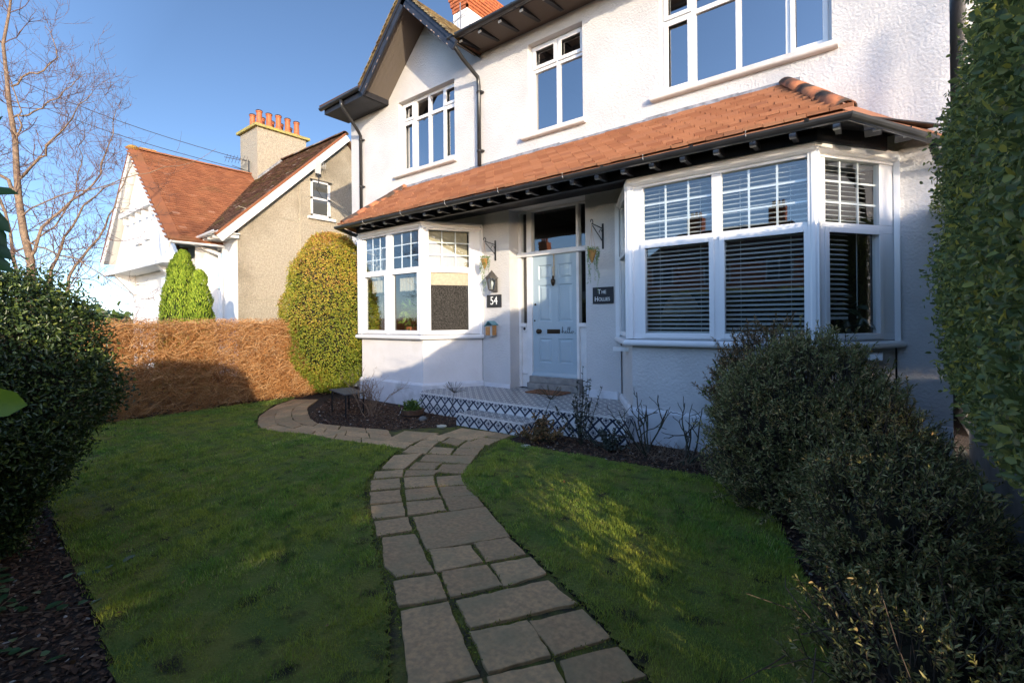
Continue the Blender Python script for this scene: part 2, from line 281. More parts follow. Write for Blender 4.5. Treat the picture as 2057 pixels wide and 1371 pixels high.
class Fr:
    """local frame: u along, n outward, z up"""
    def __init__(s, o, u=(1, 0), n=None):
        l = math.hypot(u[0], u[1]); s.o = o; s.u = (u[0] / l, u[1] / l)
        s.n = (s.u[1], -s.u[0])
    def p(s, u, n, z): return (s.o[0] + s.u[0] * u + s.n[0] * n, s.o[1] + s.u[1] * u + s.n[1] * n, (s.o[2] if len(s.o) > 2 else 0) + z)
WORLD = None
class MB:
    def __init__(s): s.v = []; s.f = []; s.r = []; s.uv = []
    def add(s, vs, fs, r=None):
        b = len(s.v); s.v += [tuple(q) for q in vs]; r = random.random() if r is None else r
        for f in fs: s.f.append([b + i for i in f]); s.r.append(r)
    def box(s, a, b, fr=None, r=None):
        x0, y0, z0 = a; x1, y1, z1 = b
        vs = [(x, y, z) for z in (z0, z1) for x, y in ((x0, y0), (x1, y0), (x1, y1), (x0, y1))]
        if fr: vs = [fr.p(*q) for q in vs]
        s.add(vs, [(0, 3, 2, 1), (4, 5, 6, 7), (0, 1, 5, 4), (1, 2, 6, 5), (2, 3, 7, 6), (3, 0, 4, 7)], r); return s
    def quad(s, *p): s.add(p, [tuple(range(len(p)))]); return s
    def prism(s, poly, z0, z1, r=None, inset=0):
        n = len(poly); vs = [(x, y, z0) for x, y in poly]
        if inset:
            cx = sum(p[0] for p in poly) / n; cy = sum(p[1] for p in poly) / n
            vs += [(x, y, z1 - inset) for x, y in poly]
            t = []
            for x, y in poly:
                d = math.hypot(x - cx, y - cy); k = 1 - inset / max(d, .01); t.append((cx + (x - cx) * k, cy + (y - cy) * k, z1))
            vs += t
            fs = [tuple(range(2 * n, 3 * n))]
            for i in range(n):
                j = (i + 1) % n; fs += [(i, j, n + j, n + i), (n + i, n + j, 2 * n + j, 2 * n + i)]
        else:
            vs += [(x, y, z1) for x, y in poly]
            fs = [tuple(range(n))[::-1], tuple(range(n, 2 * n))] + [(i, (i + 1) % n, n + (i + 1) % n, n + i) for i in range(n)]
        s.add(vs, fs, r); return s
    def slab(s, poly3, thick):
        """thick plate from a planar 3D polygon (thick along -normal)"""
        p = [Vector(q) for q in poly3]; n = len(p); nn = (p[1] - p[0]).cross(p[2] - p[0]).normalized()
        vs = p + [q - nn * thick for q in p]
        s.add(vs, [tuple(range(n)), tuple(range(n, 2 * n))[::-1]] + [(i, n + i, n + (i + 1) % n, (i + 1) % n) for i in range(n)]); return s
    def tube(s, pts, r, k=8, r2=None, cap=True):
        pts = [Vector(p) for p in pts]; n = len(pts); rs = [r + ((r2 if r2 is not None else r) - r) * i / max(1, n - 1) for i in range(n)]
        vs = []; up = None
        for i, p in enumerate(pts):
            t = (pts[min(i + 1, n - 1)] - pts[max(i - 1, 0)]).normalized()
            if up is None: up = Vector((0, 0, 1)) if abs(t.z) < .9 else Vector((1, 0, 0))
            a = t.cross(up).normalized(); b = t.cross(a).normalized(); up = -b if False else up
            if abs(t.dot(up)) > .98: a = t.orthogonal().normalized(); b = t.cross(a)
            for j in range(k):
                q = 2 * math.pi * j / k; vs.append(p + (a * math.cos(q) + b * math.sin(q)) * rs[i])
        fs = [(i * k + j, i * k + (j + 1) % k, (i + 1) * k + (j + 1) % k, (i + 1) * k + j) for i in range(n - 1) for j in range(k)]
        if cap: fs += [tuple(range(k))[::-1], tuple(range((n - 1) * k, n * k))]
        s.add(vs, fs); return s
    def lathe(s, prof, c, k=16, rot=None):
        vs = []
        for r, z in prof:
            for j in range(k):
                a = 2 * math.pi * (j + .5) / k; q = Vector((r * math.cos(a), r * math.sin(a), z))
                if rot: q = rot @ q
                vs.append(q + Vector(c))
        n = len(prof)
        fs = [(i * k + j, i * k + (j + 1) % k, (i + 1) * k + (j + 1) % k, (i + 1) * k + j) for i in range(n - 1) for j in range(k)]
        fs += [tuple(range(k))[::-1], tuple(range((n - 1) * k, n * k))]
        s.add(vs, fs); return s
    def sweep(s, path, prof, closed_prof=True):
        """path: list of (x,y,z); prof: list of (outward, up); mitred at the corners; outward = right of travel"""
        n = len(path); vs = []
        for i, p in enumerate(path):
            d1 = Vector(path[i][:2]) - Vector(path[i - 1][:2]) if i else None
            d2 = Vector(path[i + 1][:2]) - Vector(path[i][:2]) if i < n - 1 else None
            d1 = (d1 or d2).normalized(); d2 = (d2 or d1).normalized()
            n1 = Vector((d1.y, -d1.x)); n2 = Vector((d2.y, -d2.x)); m = (n1 + n2).normalized(); m /= max(.3, m.dot(n1))
            for a, b in prof: vs.append((p[0] + m.x * a, p[1] + m.y * a, p[2] + b))
        k = len(prof); fs = []
        for i in range(n - 1):
            for j in range(k if closed_prof else k - 1):
                j2 = (j + 1) % k; fs.append((i * k + j, (i + 1) * k + j, (i + 1) * k + j2, i * k + j2))
        if closed_prof: fs += [tuple(range(k)), tuple(range((n - 1) * k, n * k))[::-1]]
        s.add(vs, fs); return s
    def build(s, name, m, parent=None, smooth=False, bevel=0, uvf=None):
        me = bpy.data.meshes.new(name); me.from_pydata(s.v, [], s.f)
        a = me.attributes.new('rnd', 'FLOAT', 'FACE'); a.data.foreach_set('value', s.r)
        if smooth: me.polygons.foreach_set('use_smooth', [True] * len(me.polygons))
        if uvf:
            uv = me.uv_layers.new(name='UVMap')
            for poly in me.polygons:
                for li in poly.loop_indices:
                    uv.data[li].uv = uvf(me.vertices[me.loops[li].vertex_index].co, poly.normal)
        me.update()
        o = link(name, me, m, parent)
        if bevel:
            b = o.modifiers.new('bevel', 'BEVEL'); b.width = bevel; b.segments = 2; b.limit_method = 'ANGLE'
        return o

def np_mesh(name, co, quads, rnd, m, parent=None, nv=4, smooth=False):
    me = bpy.data.meshes.new(name); nf = len(quads)
    me.vertices.add(len(co)); me.vertices.foreach_set('co', np.ascontiguousarray(co, dtype=np.float32).ravel())
    me.loops.add(nf * nv); me.loops.foreach_set('vertex_index', np.ascontiguousarray(quads, dtype=np.int32).ravel())
    me.polygons.add(nf); me.polygons.foreach_set('loop_start', np.arange(0, nf * nv, nv, dtype=np.int32))
    if smooth: me.polygons.foreach_set('use_smooth', np.ones(nf, dtype=bool))
    me.update(calc_edges=True)
    a = me.attributes.new('rnd', 'FLOAT', 'FACE'); a.data.foreach_set('value', np.ascontiguousarray(rnd, dtype=np.float32))
    return link(name, me, m, parent)
def unit(v): return v / (np.linalg.norm(v, axis=-1, keepdims=True) + 1e-9)
def rvec(n): return unit(rng.normal(size=(n, 3)))
def leaves(name, P, A, Nn, L, Wd, m, parent=None, fold=.25, droop=.15, rnd=None):
    """P base points, A leaf axis, Nn rough normal; each leaf is a folded six-point blade"""
    n = len(P); A = unit(A); S = unit(np.cross(A, Nn) + 1e-4 * rvec(n)); U = np.cross(S, A)
    L = np.broadcast_to(np.asarray(L, float), (n,))[:, None]; Wd = np.broadcast_to(np.asarray(Wd, float), (n,))[:, None]
    f = fold * Wd
    v = np.stack([P, P + A * L * .3 + S * Wd * .46 + U * f, P + A * L * .72 + S * Wd * .36 + U * (f * .8 - droop * L * .4), P + A * L - U * droop * L,
                  P + A * L * .72 - S * Wd * .36 + U * (f * .8 - droop * L * .4), P + A * L * .3 - S * Wd * .46 + U * f], 1).reshape(-1, 3)
    b = np.arange(n)[:, None] * 6
    q = np.stack([b + np.array([0, 1, 2, 3]), b + np.array([0, 3, 4, 5])], 1).reshape(-1, 4)
    r = rng.random(n) if rnd is None else rnd
    return np_mesh(name, v, q, np.repeat(r, 2), m, parent)
def tubes(name, polys, rads, m, parent=None, k=3, rnd=None):
    """many polylines with the same number of points: polys (n,p,3), rads (n,p)"""
    polys = np.asarray(polys, float); rads = np.asarray(rads, float); n, p, _ = polys.shape
    T = np.empty_like(polys); T[:, 1:-1] = polys[:, 2:] - polys[:, :-2]; T[:, 0] = polys[:, 1] - polys[:, 0]; T[:, -1] = polys[:, -1] - polys[:, -2]
    T = unit(T); ref = unit(rng.normal(size=(n, 1, 3)) + np.zeros((n, p, 3))); ref = np.broadcast_to(ref[:, :1], T.shape)
    a = unit(np.cross(T, ref)); b = np.cross(T, a)
    ang = np.arange(k) * 2 * np.pi / k
    v = polys[:, :, None, :] + rads[:, :, None, None] * (a[:, :, None, :] * np.cos(ang)[None, None, :, None] + b[:, :, None, :] * np.sin(ang)[None, None, :, None])
    v = v.reshape(-1, 3)
    i = np.arange(n)[:, None, None] * p * k; j = np.arange(p - 1)[None, :, None] * k; l = np.arange(k)[None, None, :]; l2 = (l + 1) % k
    q = np.stack([i + j + l, i + j + l2, i + j + k + l2, i + j + k + l], -1).reshape(-1, 4)
    r = np.repeat(rng.random(n) if rnd is None else rnd, (p - 1) * k)
    return np_mesh(name, v, q, r, m, parent, smooth=k > 4)
def wob(P, s=1.0, ph=0):
    x, y, z = P[..., 0] * s, P[..., 1] * s, P[..., 2] * s
    return (np.sin(2.1 * x + 1.3 * y + ph) + np.sin(1.7 * y - 2.3 * z + 1.9 + ph) + np.sin(2.9 * z + 1.1 * x + 4.1 + ph) + .6 * np.sin(5.3 * x - 4.1 * z + ph) + .6 * np.sin(4.7 * y + 5.9 * z + 2 * ph)) / 4.2
def inpoly(x, y, poly):
    x = np.asarray(x); y = np.asarray(y); c = np.zeros(x.shape, bool); n = len(poly); j = n - 1
    for i in range(n):
        xi, yi = poly[i]; xj, yj = poly[j]
        c ^= ((yi > y) != (yj > y)) & (x < (xj - xi) * (y - yi) / (yj - yi + 1e-12) + xi); j = i
    return c
def super_pts(n, c, rx, ry, rz, ex=3.0, rot=0, zmin=None, jit=.06, lump=.06, ls=1.5):
    """points on a lumpy super-ellipsoid with outward normals"""
    d = rvec(int(n * 1.6)); k = (np.abs(d[:, 0]) ** ex + np.abs(d[:, 1]) ** ex + np.abs(d[:, 2]) ** ex) ** (-1 / ex)
    q = d * k[:, None]; nn = unit(np.sign(q) * np.abs(q) ** (ex - 1) / np.array([rx, ry, rz]))
    S = np.array([rx, ry, rz]); q = q * S
    ca, sa = math.cos(rot), math.sin(rot); Rz = np.array([[ca, -sa, 0], [sa, ca, 0], [0, 0, 1]])
    q = q @ Rz.T; nn = nn @ Rz.T
    P = q + np.array(c); P += nn * (lump * wob(P, ls)[:, None] * 2 + rng.normal(0, jit, (len(P), 1)))
    ok = P[:, 2] > (zmin if zmin is not None else -9)
    return P[ok][:n], nn[ok][:n]
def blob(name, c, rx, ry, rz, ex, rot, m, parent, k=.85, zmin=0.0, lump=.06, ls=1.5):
    """solid dark core painting the shade inside a clipped plant"""
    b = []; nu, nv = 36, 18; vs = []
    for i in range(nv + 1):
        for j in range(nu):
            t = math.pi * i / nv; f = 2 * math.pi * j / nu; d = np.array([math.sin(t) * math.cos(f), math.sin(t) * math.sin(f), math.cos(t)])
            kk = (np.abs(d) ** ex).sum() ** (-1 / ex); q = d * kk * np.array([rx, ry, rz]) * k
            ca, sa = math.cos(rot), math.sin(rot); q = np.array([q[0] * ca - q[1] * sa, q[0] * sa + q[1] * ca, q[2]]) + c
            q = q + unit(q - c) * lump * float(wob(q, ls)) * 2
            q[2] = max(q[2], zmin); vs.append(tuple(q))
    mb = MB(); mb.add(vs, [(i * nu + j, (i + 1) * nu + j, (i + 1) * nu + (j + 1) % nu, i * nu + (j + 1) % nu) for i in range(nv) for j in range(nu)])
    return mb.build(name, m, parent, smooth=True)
def tile_field(mb, O, U, V, inside, ulen, vlen, gauge=.1, width=.165, thick=.014, jit=.004, over=1.3):
    O = Vector(O); U = Vector(U).normalized(); V = Vector(V).normalized(); Nn = U.cross(V).normalized()
    nr = int(vlen / gauge) + 1; nc = int(ulen / width) + 2
    for i in range(nr):
        for j in range(nc):
            u = (j + (.5 if i % 2 else 0)) * width; v = i * gauge
            if not inside(u, v): continue
            jj = random.uniform(-jit, jit); w = width * .485; l = gauge * over; dv = random.uniform(-jit, jit)
            c = O + U * u + V * (v + dv)
            lo, hi = thick * 1.7 + jj, thick * .15
            vs = [c - U * w + Nn * (lo - thick), c + U * w + Nn * (lo - thick), c + U * w + V * l + Nn * (hi - thick), c - U * w + V * l + Nn * (hi - thick)]
            vs += [q + Nn * thick for q in vs]
            mb.add(vs, [(4, 5, 6, 7), (0, 1, 5, 4), (1, 2, 6, 5), (3, 0, 4, 7)])
def text(name, body, size, loc, m, parent=None, rz=0, align='CENTER', ext=.002, sp=1.0, xs=1.0):
    c = bpy.data.curves.new(name, 'FONT'); c.body = body; c.size = size; c.extrude = ext; c.align_x = align; c.align_y = 'CENTER'; c.space_character = sp
    o = bpy.data.objects.new(name, c); COL.objects.link(o); c.materials.append(m); c.resolution_u = 6
    me = bpy.data.meshes.new_from_object(o.evaluated_get(bpy.context.evaluated_depsgraph_get())); bpy.data.objects.remove(o)
    me.transform(Matrix.Translation(loc) @ Matrix.Rotation(rz, 4, 'Z') @ Matrix.Rotation(R(90), 4, 'X') @ Matrix.Diagonal((xs, 1, 1, 1)))
    o = bpy.data.objects.new(name, me); COL.objects.link(o)
    if parent is not None:
        o.parent = parent; o.matrix_parent_inverse = world_of(parent).inverted()
    return o
#@@SCENE

# ------------------------------------------------------------------ ground, lawn, beds, path
def sheet(name, poly, z, m, kind='structure'):
    mb = MB(); mb.quad(*[(x, y, z) for x, y in poly]); o = mb.build(name, m); return tag(o, kind=kind)
sheet('ground', [(-600, -600), (600, -600), (600, 600), (-600, 600)], -.03, M['ground'])
sheet('road', [(-200, -13), (200, -13), (200, -4.2), (-200, -4.2)], -.012, M['asphalt'])
GARD = [(-9.6, -3), (1.2, -3), (1.2, 9), (-9.6, 9)]
SLABS = [[(-1.843,1.465),(-1.718,1.652),(-1.28,1.386),(-1.425,1.164)],[(-1.469,1.551),(-1.319,1.765),(-1.11,1.645),(-1.254,1.42)],[(-1.302,1.774),(-1.162,2.0),(-0.963,1.901),(-1.099,1.661)],[(-1.69,1.68),(-1.436,2.105),(-1.214,2.019),(-1.488,1.578)],[(-2.079,1.605),(-1.952,1.79),(-1.748,1.67),(-1.886,1.486)],[(-1.954,1.828),(-1.797,2.034),(-1.605,1.925),(-1.742,1.694)],[(-1.782,2.063),(-1.653,2.26),(-1.486,2.163),(-1.589,1.933)],[(-2.199,1.963),(-2.04,2.152),(-1.847,2.051),(-1.973,1.822)],[(-2.033,2.193),(-1.914,2.375),(-1.703,2.27),(-1.825,2.067)],[(-2.561,1.888),(-2.437,2.051),(-1.997,1.804),(-2.117,1.648),(-2.254,1.682)],[(-2.642,2.211),(-2.365,2.66),(-1.918,2.391),(-2.21,1.955)],[(-2.805,2.012),(-2.679,2.197),(-2.499,2.072),(-2.609,1.89)],[(-3.056,2.159),(-2.926,2.346),(-2.729,2.206),(-2.861,2.038)],[(-2.91,2.374),(-2.741,2.571),(-2.561,2.444),(-2.714,2.232)],[(-2.744,2.608),(-2.573,2.793),(-2.386,2.66),(-2.515,2.453)],[(-3.312,2.331),(-3.171,2.51),(-2.961,2.363),(-3.113,2.195)],[(-3.128,2.542),(-2.978,2.735),(-2.781,2.598),(-2.934,2.394)],[(-2.95,2.756),(-2.773,2.932),(-2.596,2.805),(-2.761,2.613)],[(-3.55,2.51),(-3.4,2.692),(-3.204,2.548),(-3.356,2.372)],[(-3.375,2.732),(-3.202,2.911),(-3.013,2.754),(-3.171,2.572)],[(-3.163,2.918),(-3.013,3.103),(-2.81,2.958),(-2.98,2.766)],[(-3.721,2.678),(-3.572,2.867),(-3.424,2.747),(-3.585,2.562)],[(-3.529,2.875),(-3.3,3.059),(-3.227,2.944),(-3.411,2.764)],[(-3.392,3.206),(-3.191,3.353),(-3.03,3.135),(-3.271,3.018)],[(-3.753,2.773),(-4.013,3.113),(-3.842,3.337),(-3.581,2.9)],[(-3.538,2.915),(-3.645,3.097),(-3.429,3.221),(-3.342,3.044)],[(-3.655,3.152),(-3.775,3.336),(-3.33,3.604),(-3.196,3.376)],[(-4.046,3.258),(-4.161,3.462),(-3.948,3.584),(-3.805,3.364)],[(-3.787,3.377),(-3.932,3.585),(-3.713,3.679),(-3.577,3.481)],[(-3.556,3.507),(-3.676,3.707),(-3.449,3.819),(-3.326,3.617)],[(-4.158,3.498),(-4.258,3.707),(-4.064,3.788),(-3.962,3.596)],[(-4.272,3.746),(-4.351,3.986),(-4.135,4.01),(-4.058,3.816)],[(-4.005,3.782),(-4.08,3.974),(-3.862,4.019),(-3.764,3.797)],[(-3.725,3.791),(-3.811,4.008),(-3.56,4.014),(-3.457,3.845),(-3.691,3.739)],[(-4.274,4.002),(-4.33,4.429),(-3.755,4.513),(-3.811,4.019)],[(-3.758,3.998),(-3.786,4.212),(-3.553,4.268),(-3.506,4.007)],[(-3.762,4.281),(-3.762,4.48),(-3.575,4.508),(-3.542,4.314)],[(-1.057,1.644),(-0.915,1.86),(-0.759,1.77),(-0.921,1.525)],[(-1.232,1.401),(-1.082,1.619),(-0.937,1.513),(-1.097,1.292)],[(-1.393,1.163),(-1.251,1.372),(-1.068,1.246),(-1.24,1.07)],[(-4.614,3.473),(-4.804,3.896),(-4.364,4.058),(-4.268,3.603)],[(-4.548,3.364),(-4.568,3.469),(-4.259,3.574),(-4.148,3.362)]]
P_OUT = [(-8.37,4.32),(-8.03,3.82),(-7.41,3.29),(-6.93,3.03),(-6.47,2.87),(-6.09,2.92),(-5.59,3.1),(-5.12,3.14),(-4.57,3.26),(-4.17,3.31)]
P_INN = [(-8.0,4.57),(-7.41,4.03),(-6.78,3.72),(-6.22,3.46),(-5.81,3.56),(-5.23,3.73),(-5.02,3.81)]
EDGE_L = [(-4.17, 3.32), (-3.86, 2.83), (-3.56, 2.45), (-3.25, 2.22), (-2.94, 2.04), (-2.68, 1.9), (-2.38, 1.70), (-2.16, 1.59), (-1.94, 1.46), (-1.46, 1.10), (-1.2, .9)]
EDGE_R = [(-3.49, 4.27), (-3.3, 3.75), (-3.15, 3.32), (-2.98, 3.05), (-2.72, 2.86), (-2.4, 2.7), (-1.86, 2.37), (-1.45, 2.18), (-1.17, 2.03), (-.93, 1.89), (-.73, 1.76), (-.35, 1.5)]
LAWN_L = [(-8.42, 4.36), (-8.05, 3.82), (-7.41, 3.27), (-6.93, 3.01), (-6.47, 2.85), (-6.09, 2.90), (-5.59, 3.08), (-5.12, 3.12), (-4.57, 3.24)] + EDGE_L + [(-1.2, .5), (-2.33, .5), (-3.03, .57), (-4.18, .63), (-5.48, .72), (-8.5, .72), (-8.55, 4.4)]
LAWN_R = EDGE_R + [(-.2, 1.5), (-.15, 2.09), (-.27, 2.69), (-.58, 3.56), (-.90, 4.2), (-1.08, 4.34), (-1.79, 4.29), (-2.57, 4.24), (-3.0, 4.22)]
def turf(name, poly):
    """lawn with a gently uneven surface"""
    xs = [p[0] for p in poly]; ys = [p[1] for p in poly]; st = .03
    gx = np.arange(min(xs), max(xs) + st, st); gy = np.arange(min(ys), max(ys) + st, st)
    mb = MB(); idx = {}
    for i, x in enumerate(gx[:-1]):
        for j, y in enumerate(gy[:-1]):
            if not inpoly(x + st / 2, y + st / 2, poly): continue
            c = []
            for a, b in ((i, j), (i + 1, j), (i + 1, j + 1), (i, j + 1)):
                if (a, b) not in idx:
                    idx[(a, b)] = len(mb.v); X, Y = gx[a], gy[b]
                    mb.v.append((X, Y, .022 + .009 * float(wob(np.array([X, Y, 0.]), 3)) + .007 * float(wob(np.array([X, Y, 1.]), 11))))
                c.append(idx[(a, b)])
            mb.f.append(c); mb.r.append(.5)
    o = mb.build(name, M['turf'], smooth=True); return tag(o, kind='structure')
soil = sheet('soil_bed', GARD, -.004, M['soil'])
turf('lawn', LAWN_L); turf('lawn', LAWN_R)
jp = list(zip(P_OUT, P_INN + [P_INN[-1]] * 3))
base = MB(); base.quad(*[(x, y, .003) for x, y in (P_OUT + EDGE_L[:] + EDGE_R[::-1] + [(-3.5, 4.55), (-4.45, 4.5), (-4.95, 3.95)] + P_INN[::-1])])
tag(base.build('path_bed', M['joint']), kind='structure')
pm = MB()
def shrink(poly, d):
    cx = sum(p[0] for p in poly) / len(poly); cy = sum(p[1] for p in poly) / len(poly); o = []
    for x, y in poly:
        l = math.hypot(x - cx, y - cy); k = 1 - d / l; o.append((cx + (x - cx) * k, cy + (y - cy) * k))
    return o
def rough(poly, amp=.006, st=.06):
    o = []; n = len(poly)
    for i in range(n):
        a, b = poly[i], poly[(i + 1) % n]; l = math.hypot(b[0] - a[0], b[1] - a[1]); k = max(1, int(l / st))
        for j in range(k):
            t = j / k; o.append((a[0] + (b[0] - a[0]) * t + random.uniform(-amp, amp), a[1] + (b[1] - a[1]) * t + random.uniform(-amp, amp)))
    return o
for s in SLABS:
    a = sum(s[i][0] * s[(i + 1) % len(s)][1] - s[(i + 1) % len(s)][0] * s[i][1] for i in range(len(s)))
    if a < 0: s = s[::-1]
    pm.prism(rough(shrink(s, -.006), .005, .045), -.01, .017 + random.uniform(-.002, .002), inset=.003)
# branch of the path round to the side of the house, laid in three rings
def lerp(a, b, t): return (a[0] + (b[0] - a[0]) * t, a[1] + (b[1] - a[1]) * t)
def along(L, t):
    d = [0]
    for i in range(1, len(L)): d.append(d[-1] + math.hypot(L[i][0] - L[i - 1][0], L[i][1] - L[i - 1][1]))
    q = t * d[-1]
    for i in range(1, len(L)):
        if q <= d[i] + 1e-9: return lerp(L[i - 1], L[i], (q - d[i - 1]) / (d[i] - d[i - 1]))
    return L[-1]
PO = P_OUT; PI_ = P_INN
for lane, (a, b) in enumerate(((0, .32), (.32, .66), (.66, 1))):
    t = 0.0
    while t < .995:
        dt = random.choice((.07, .09, .12)); t2 = min(1, t + dt)
        if 1 - t2 < .04: t2 = 1
        q = [lerp(along(PO, tt), along(PI_, tt), w) for tt, w in ((t, a), (t2, a), (t2, b), (t, b))]
        ar = sum(q[i][0] * q[(i + 1) % 4][1] - q[(i + 1) % 4][0] * q[i][1] for i in range(4))
        if ar < 0: q = q[::-1]
        pm.prism(rough(shrink(q, .008)), -.01, .017 + random.uniform(-.002, .002), inset=.003); t = t2
tag(pm.build('path', M['slab']), kind='structure')
# grass blades
def grass(poly, dens):
    xs = [p[0] for p in poly]; ys = [p[1] for p in poly]; A = (max(xs) - min(xs)) * (max(ys) - min(ys))
    n = int(A * dens); x = rng.uniform(min(xs), max(xs), n); y = rng.uniform(min(ys), max(ys), n)
    d = np.hypot(x, y); keep = rng.random(n) < np.clip((3.2 / d) ** 1.3, .12, 1)
    keep &= inpoly(x + rng.normal(0, .012, n), y + rng.normal(0, .012, n), poly); return x[keep], y[keep], d[keep]
gx, gy = [], []; 
for P_ in (LAWN_L, LAWN_R):
    a, b, _ = grass(P_, 21000); gx.append(a); gy.append(b)
gx = np.concatenate(gx); gy = np.concatenate(gy); n = len(gx); gd = np.hypot(gx, gy)
P3 = np.stack([gx, gy, np.full(n, .018)], 1); pt = wob(P3, 2.3)
P3[:, 2] = .016 + .009 * wob(np.stack([gx, gy, gx * 0], 1), 3) + .007 * wob(np.stack([gx, gy, gx * 0 + 1], 1), 11)
hgt = rng.uniform(.007, .029, n) * (1 + .45 * pt) * (1 + .75 * wob(P3, 12.0, 4)); wdt = .0018 * np.clip(gd / 2.2, .9, 2.6)
ang = rng.uniform(0, 2 * np.pi, n); lean = rng.uniform(.1, 1.1, n)
dx = np.stack([np.cos(ang), np.sin(ang), np.zeros(n)], 1); sx = np.stack([-np.sin(ang), np.cos(ang), np.zeros(n)], 1)
tip = P3 + dx * (hgt * lean)[:, None] + np.array([0, 0, 1.]) * hgt[:, None]
v = np.stack([P3 - sx * wdt[:, None], P3 + sx * wdt[:, None], tip], 1).reshape(-1, 3)
r_ = np.clip(.42 + .28 * wob(P3, 1.7, 2) + .22 * wob(P3, 13.0, 6) + rng.normal(0, .26, n), 0, 1)
g = np_mesh('grass', v, np.arange(n * 3).reshape(-1, 3), r_, M['grass'], nv=3); tag(g, kind='stuff')
# moss in the joints of the path
mx_, my_ = rng.uniform(-5, -.7, 60000), rng.uniform(1.0, 4.6, 60000); k = inpoly(mx_, my_, P_OUT[-1:] + EDGE_L + EDGE_R[::-1] + [(-3.5, 4.55), (-4.45, 4.5)])
for s_ in SLABS: k &= ~inpoly(mx_, my_, shrink(s_, -.004))
k &= wob(np.stack([mx_, my_, mx_ * 0], 1), 4.0) > -.25
mx_, my_ = mx_[k], my_[k]; n = len(mx_); P3 = np.stack([mx_, my_, rng.uniform(.004, .02, n)], 1)
o = leaves('moss', P3, rvec(n) + [0, 0, .5], rvec(n) + [0, 0, 1], rng.uniform(.008, .02, n), .006, mat('joint moss', (.2, .2, .03), .9, island_cols=[(0, (.08, .12, .02)), (.5, (.24, .26, .03)), (1, (.42, .38, .06))]), None); tag(o, kind='stuff')
# a few fallen leaves on the grass and stones
k = 46; fx = rng.uniform(-8, -.4, k * 4); fy = rng.uniform(.6, 4.2, k * 4); ok = inpoly(fx, fy, LAWN_L) | inpoly(fx, fy, LAWN_R); fx, fy = fx[ok][:k], fy[ok][:k]; k = len(fx)
o = leaves('fallen_leaves', np.stack([fx, fy, np.full(k, .036)], 1), rng.normal(size=(k, 3)) * [1, 1, .15], np.stack([rng.normal(0, .3, k), rng.normal(0, .3, k), np.ones(k)], 1), rng.uniform(.018, .04, k), rng.uniform(.012, .024, k), mat('fallen leaf', (.2, .1, .05), .8, island_cols=[(0, (.16, .08, .035)), (.6, (.30, .19, .06)), (1, (.42, .36, .14))]), None, fold=.2); tag(o, kind='stuff')
# bark chips on the beds
BED_F = P_INN[2:] + [(-4.55, 4.5), (-4.5, 4.9), (-5.9, 4.98), (-7.6, 5.05), (-7.9, 4.7)]
BED_R = [(-3.49, 4.33), (-3.0, 4.25), (-1.79, 4.31), (-1.11, 4.38), (-.68, 3.58), (-.39, 2.7), (-.27, 2.1), (-.3, 1.2), (.5, 1.2), (.5, 6), (0, 6), (-.5, 5.1), (-2.3, 5.1), (-2.3, 4.9), (-3.4, 4.9), (-3.4, 4.55)]
BED_L = [(-1.2, .5), (-2.33, .5), (-3.03, .57), (-4.18, .63), (-5.48, .72), (-8.5, .72), (-8.5, -1.2), (-1.2, -1.2)]
BED_N = [(-8.5, 1.2), (-8.5, 4.3), (-9.5, 4.4), (-9.5, 1.2)]
cx, cy = [], []
for P_, dn in ((BED_F, 2600), (BED_R, 2200), (BED_L, 2600), (BED_N, 1200)):
    xs = [p[0] for p in P_]; ys = [p[1] for p in P_]; n = int((max(xs) - min(xs)) * (max(ys) - min(ys)) * dn)
    x = rng.uniform(min(xs), max(xs), n); y = rng.uniform(min(ys), max(ys), n); k = inpoly(x, y, P_); cx.append(x[k]); cy.append(y[k])
cx = np.concatenate(cx); cy = np.concatenate(cy); n = len(cx)
P3 = np.stack([cx, cy, rng.uniform(0, .012, n)], 1); a = rng.normal(size=(n, 3)) * [1, 1, .25]; nn = np.stack([rng.normal(0, .45, n), rng.normal(0, .45, n), np.ones(n)], 1)
c = leaves('bark_mulch', P3, a, nn, rng.uniform(.012, .045, n), rng.uniform(.008, .022, n), M['chip'], fold=.1, droop=0); tag(c, kind='stuff')

# ------------------------------------------------------------------ the white house
house = empty('white_house', (-4.5, 6.03, 0), 0, 'white roughcast house with orange tiled porch roof, bay windows and pale blue door', 'house')
YW = 6.03                                  # front wall plane
XL, XR = -9.13, .46
BL = [(-8.07, YW), (-7.56, 5.15), (-5.885, 5.15), (-5.375, YW)]       # left bay plan
BR = [(-2.87, YW), (-2.33, 5.15), (-.535, 5.15), (.06, YW)]           # right bay plan
def wall_holes(mb, x0, x1, z0, z1, holes, Y, depth):
    xs = sorted({x0, x1, *[h[0] for h in holes], *[h[1] for h in holes]}); zs = sorted({z0, z1, *[h[2] for h in holes], *[h[3] for h in holes]})
    for i in range(len(xs) - 1):
        for j in range(len(zs) - 1):
            cx, cz = (xs[i] + xs[i + 1]) / 2, (zs[j] + zs[j + 1]) / 2
            if any(h[0] < cx < h[1] and h[2] < cz < h[3] for h in holes): continue
            mb.quad((xs[i], Y, zs[j]), (xs[i + 1], Y, zs[j]), (xs[i + 1], Y, zs[j + 1]), (xs[i], Y, zs[j + 1]))
    for a, b, c, d in holes:
        mb.quad((a, Y, c), (a, Y, d), (a, Y + depth, d), (a, Y + depth, c)); mb.quad((b, Y, c), (b, Y + depth, c), (b, Y + depth, d), (b, Y, d))
        mb.quad((a, Y, d), (b, Y, d), (b, Y + depth, d), (a, Y + depth, d)); mb.quad((a, Y, c), (a, Y + depth, c), (b, Y + depth, c), (b, Y, c))
WIN = [(-7.53, -5.99, 4.28, 5.66), (-4.385, -3.42, 4.28, 5.66), (-2.30, -.45, 4.28, 5.78)]
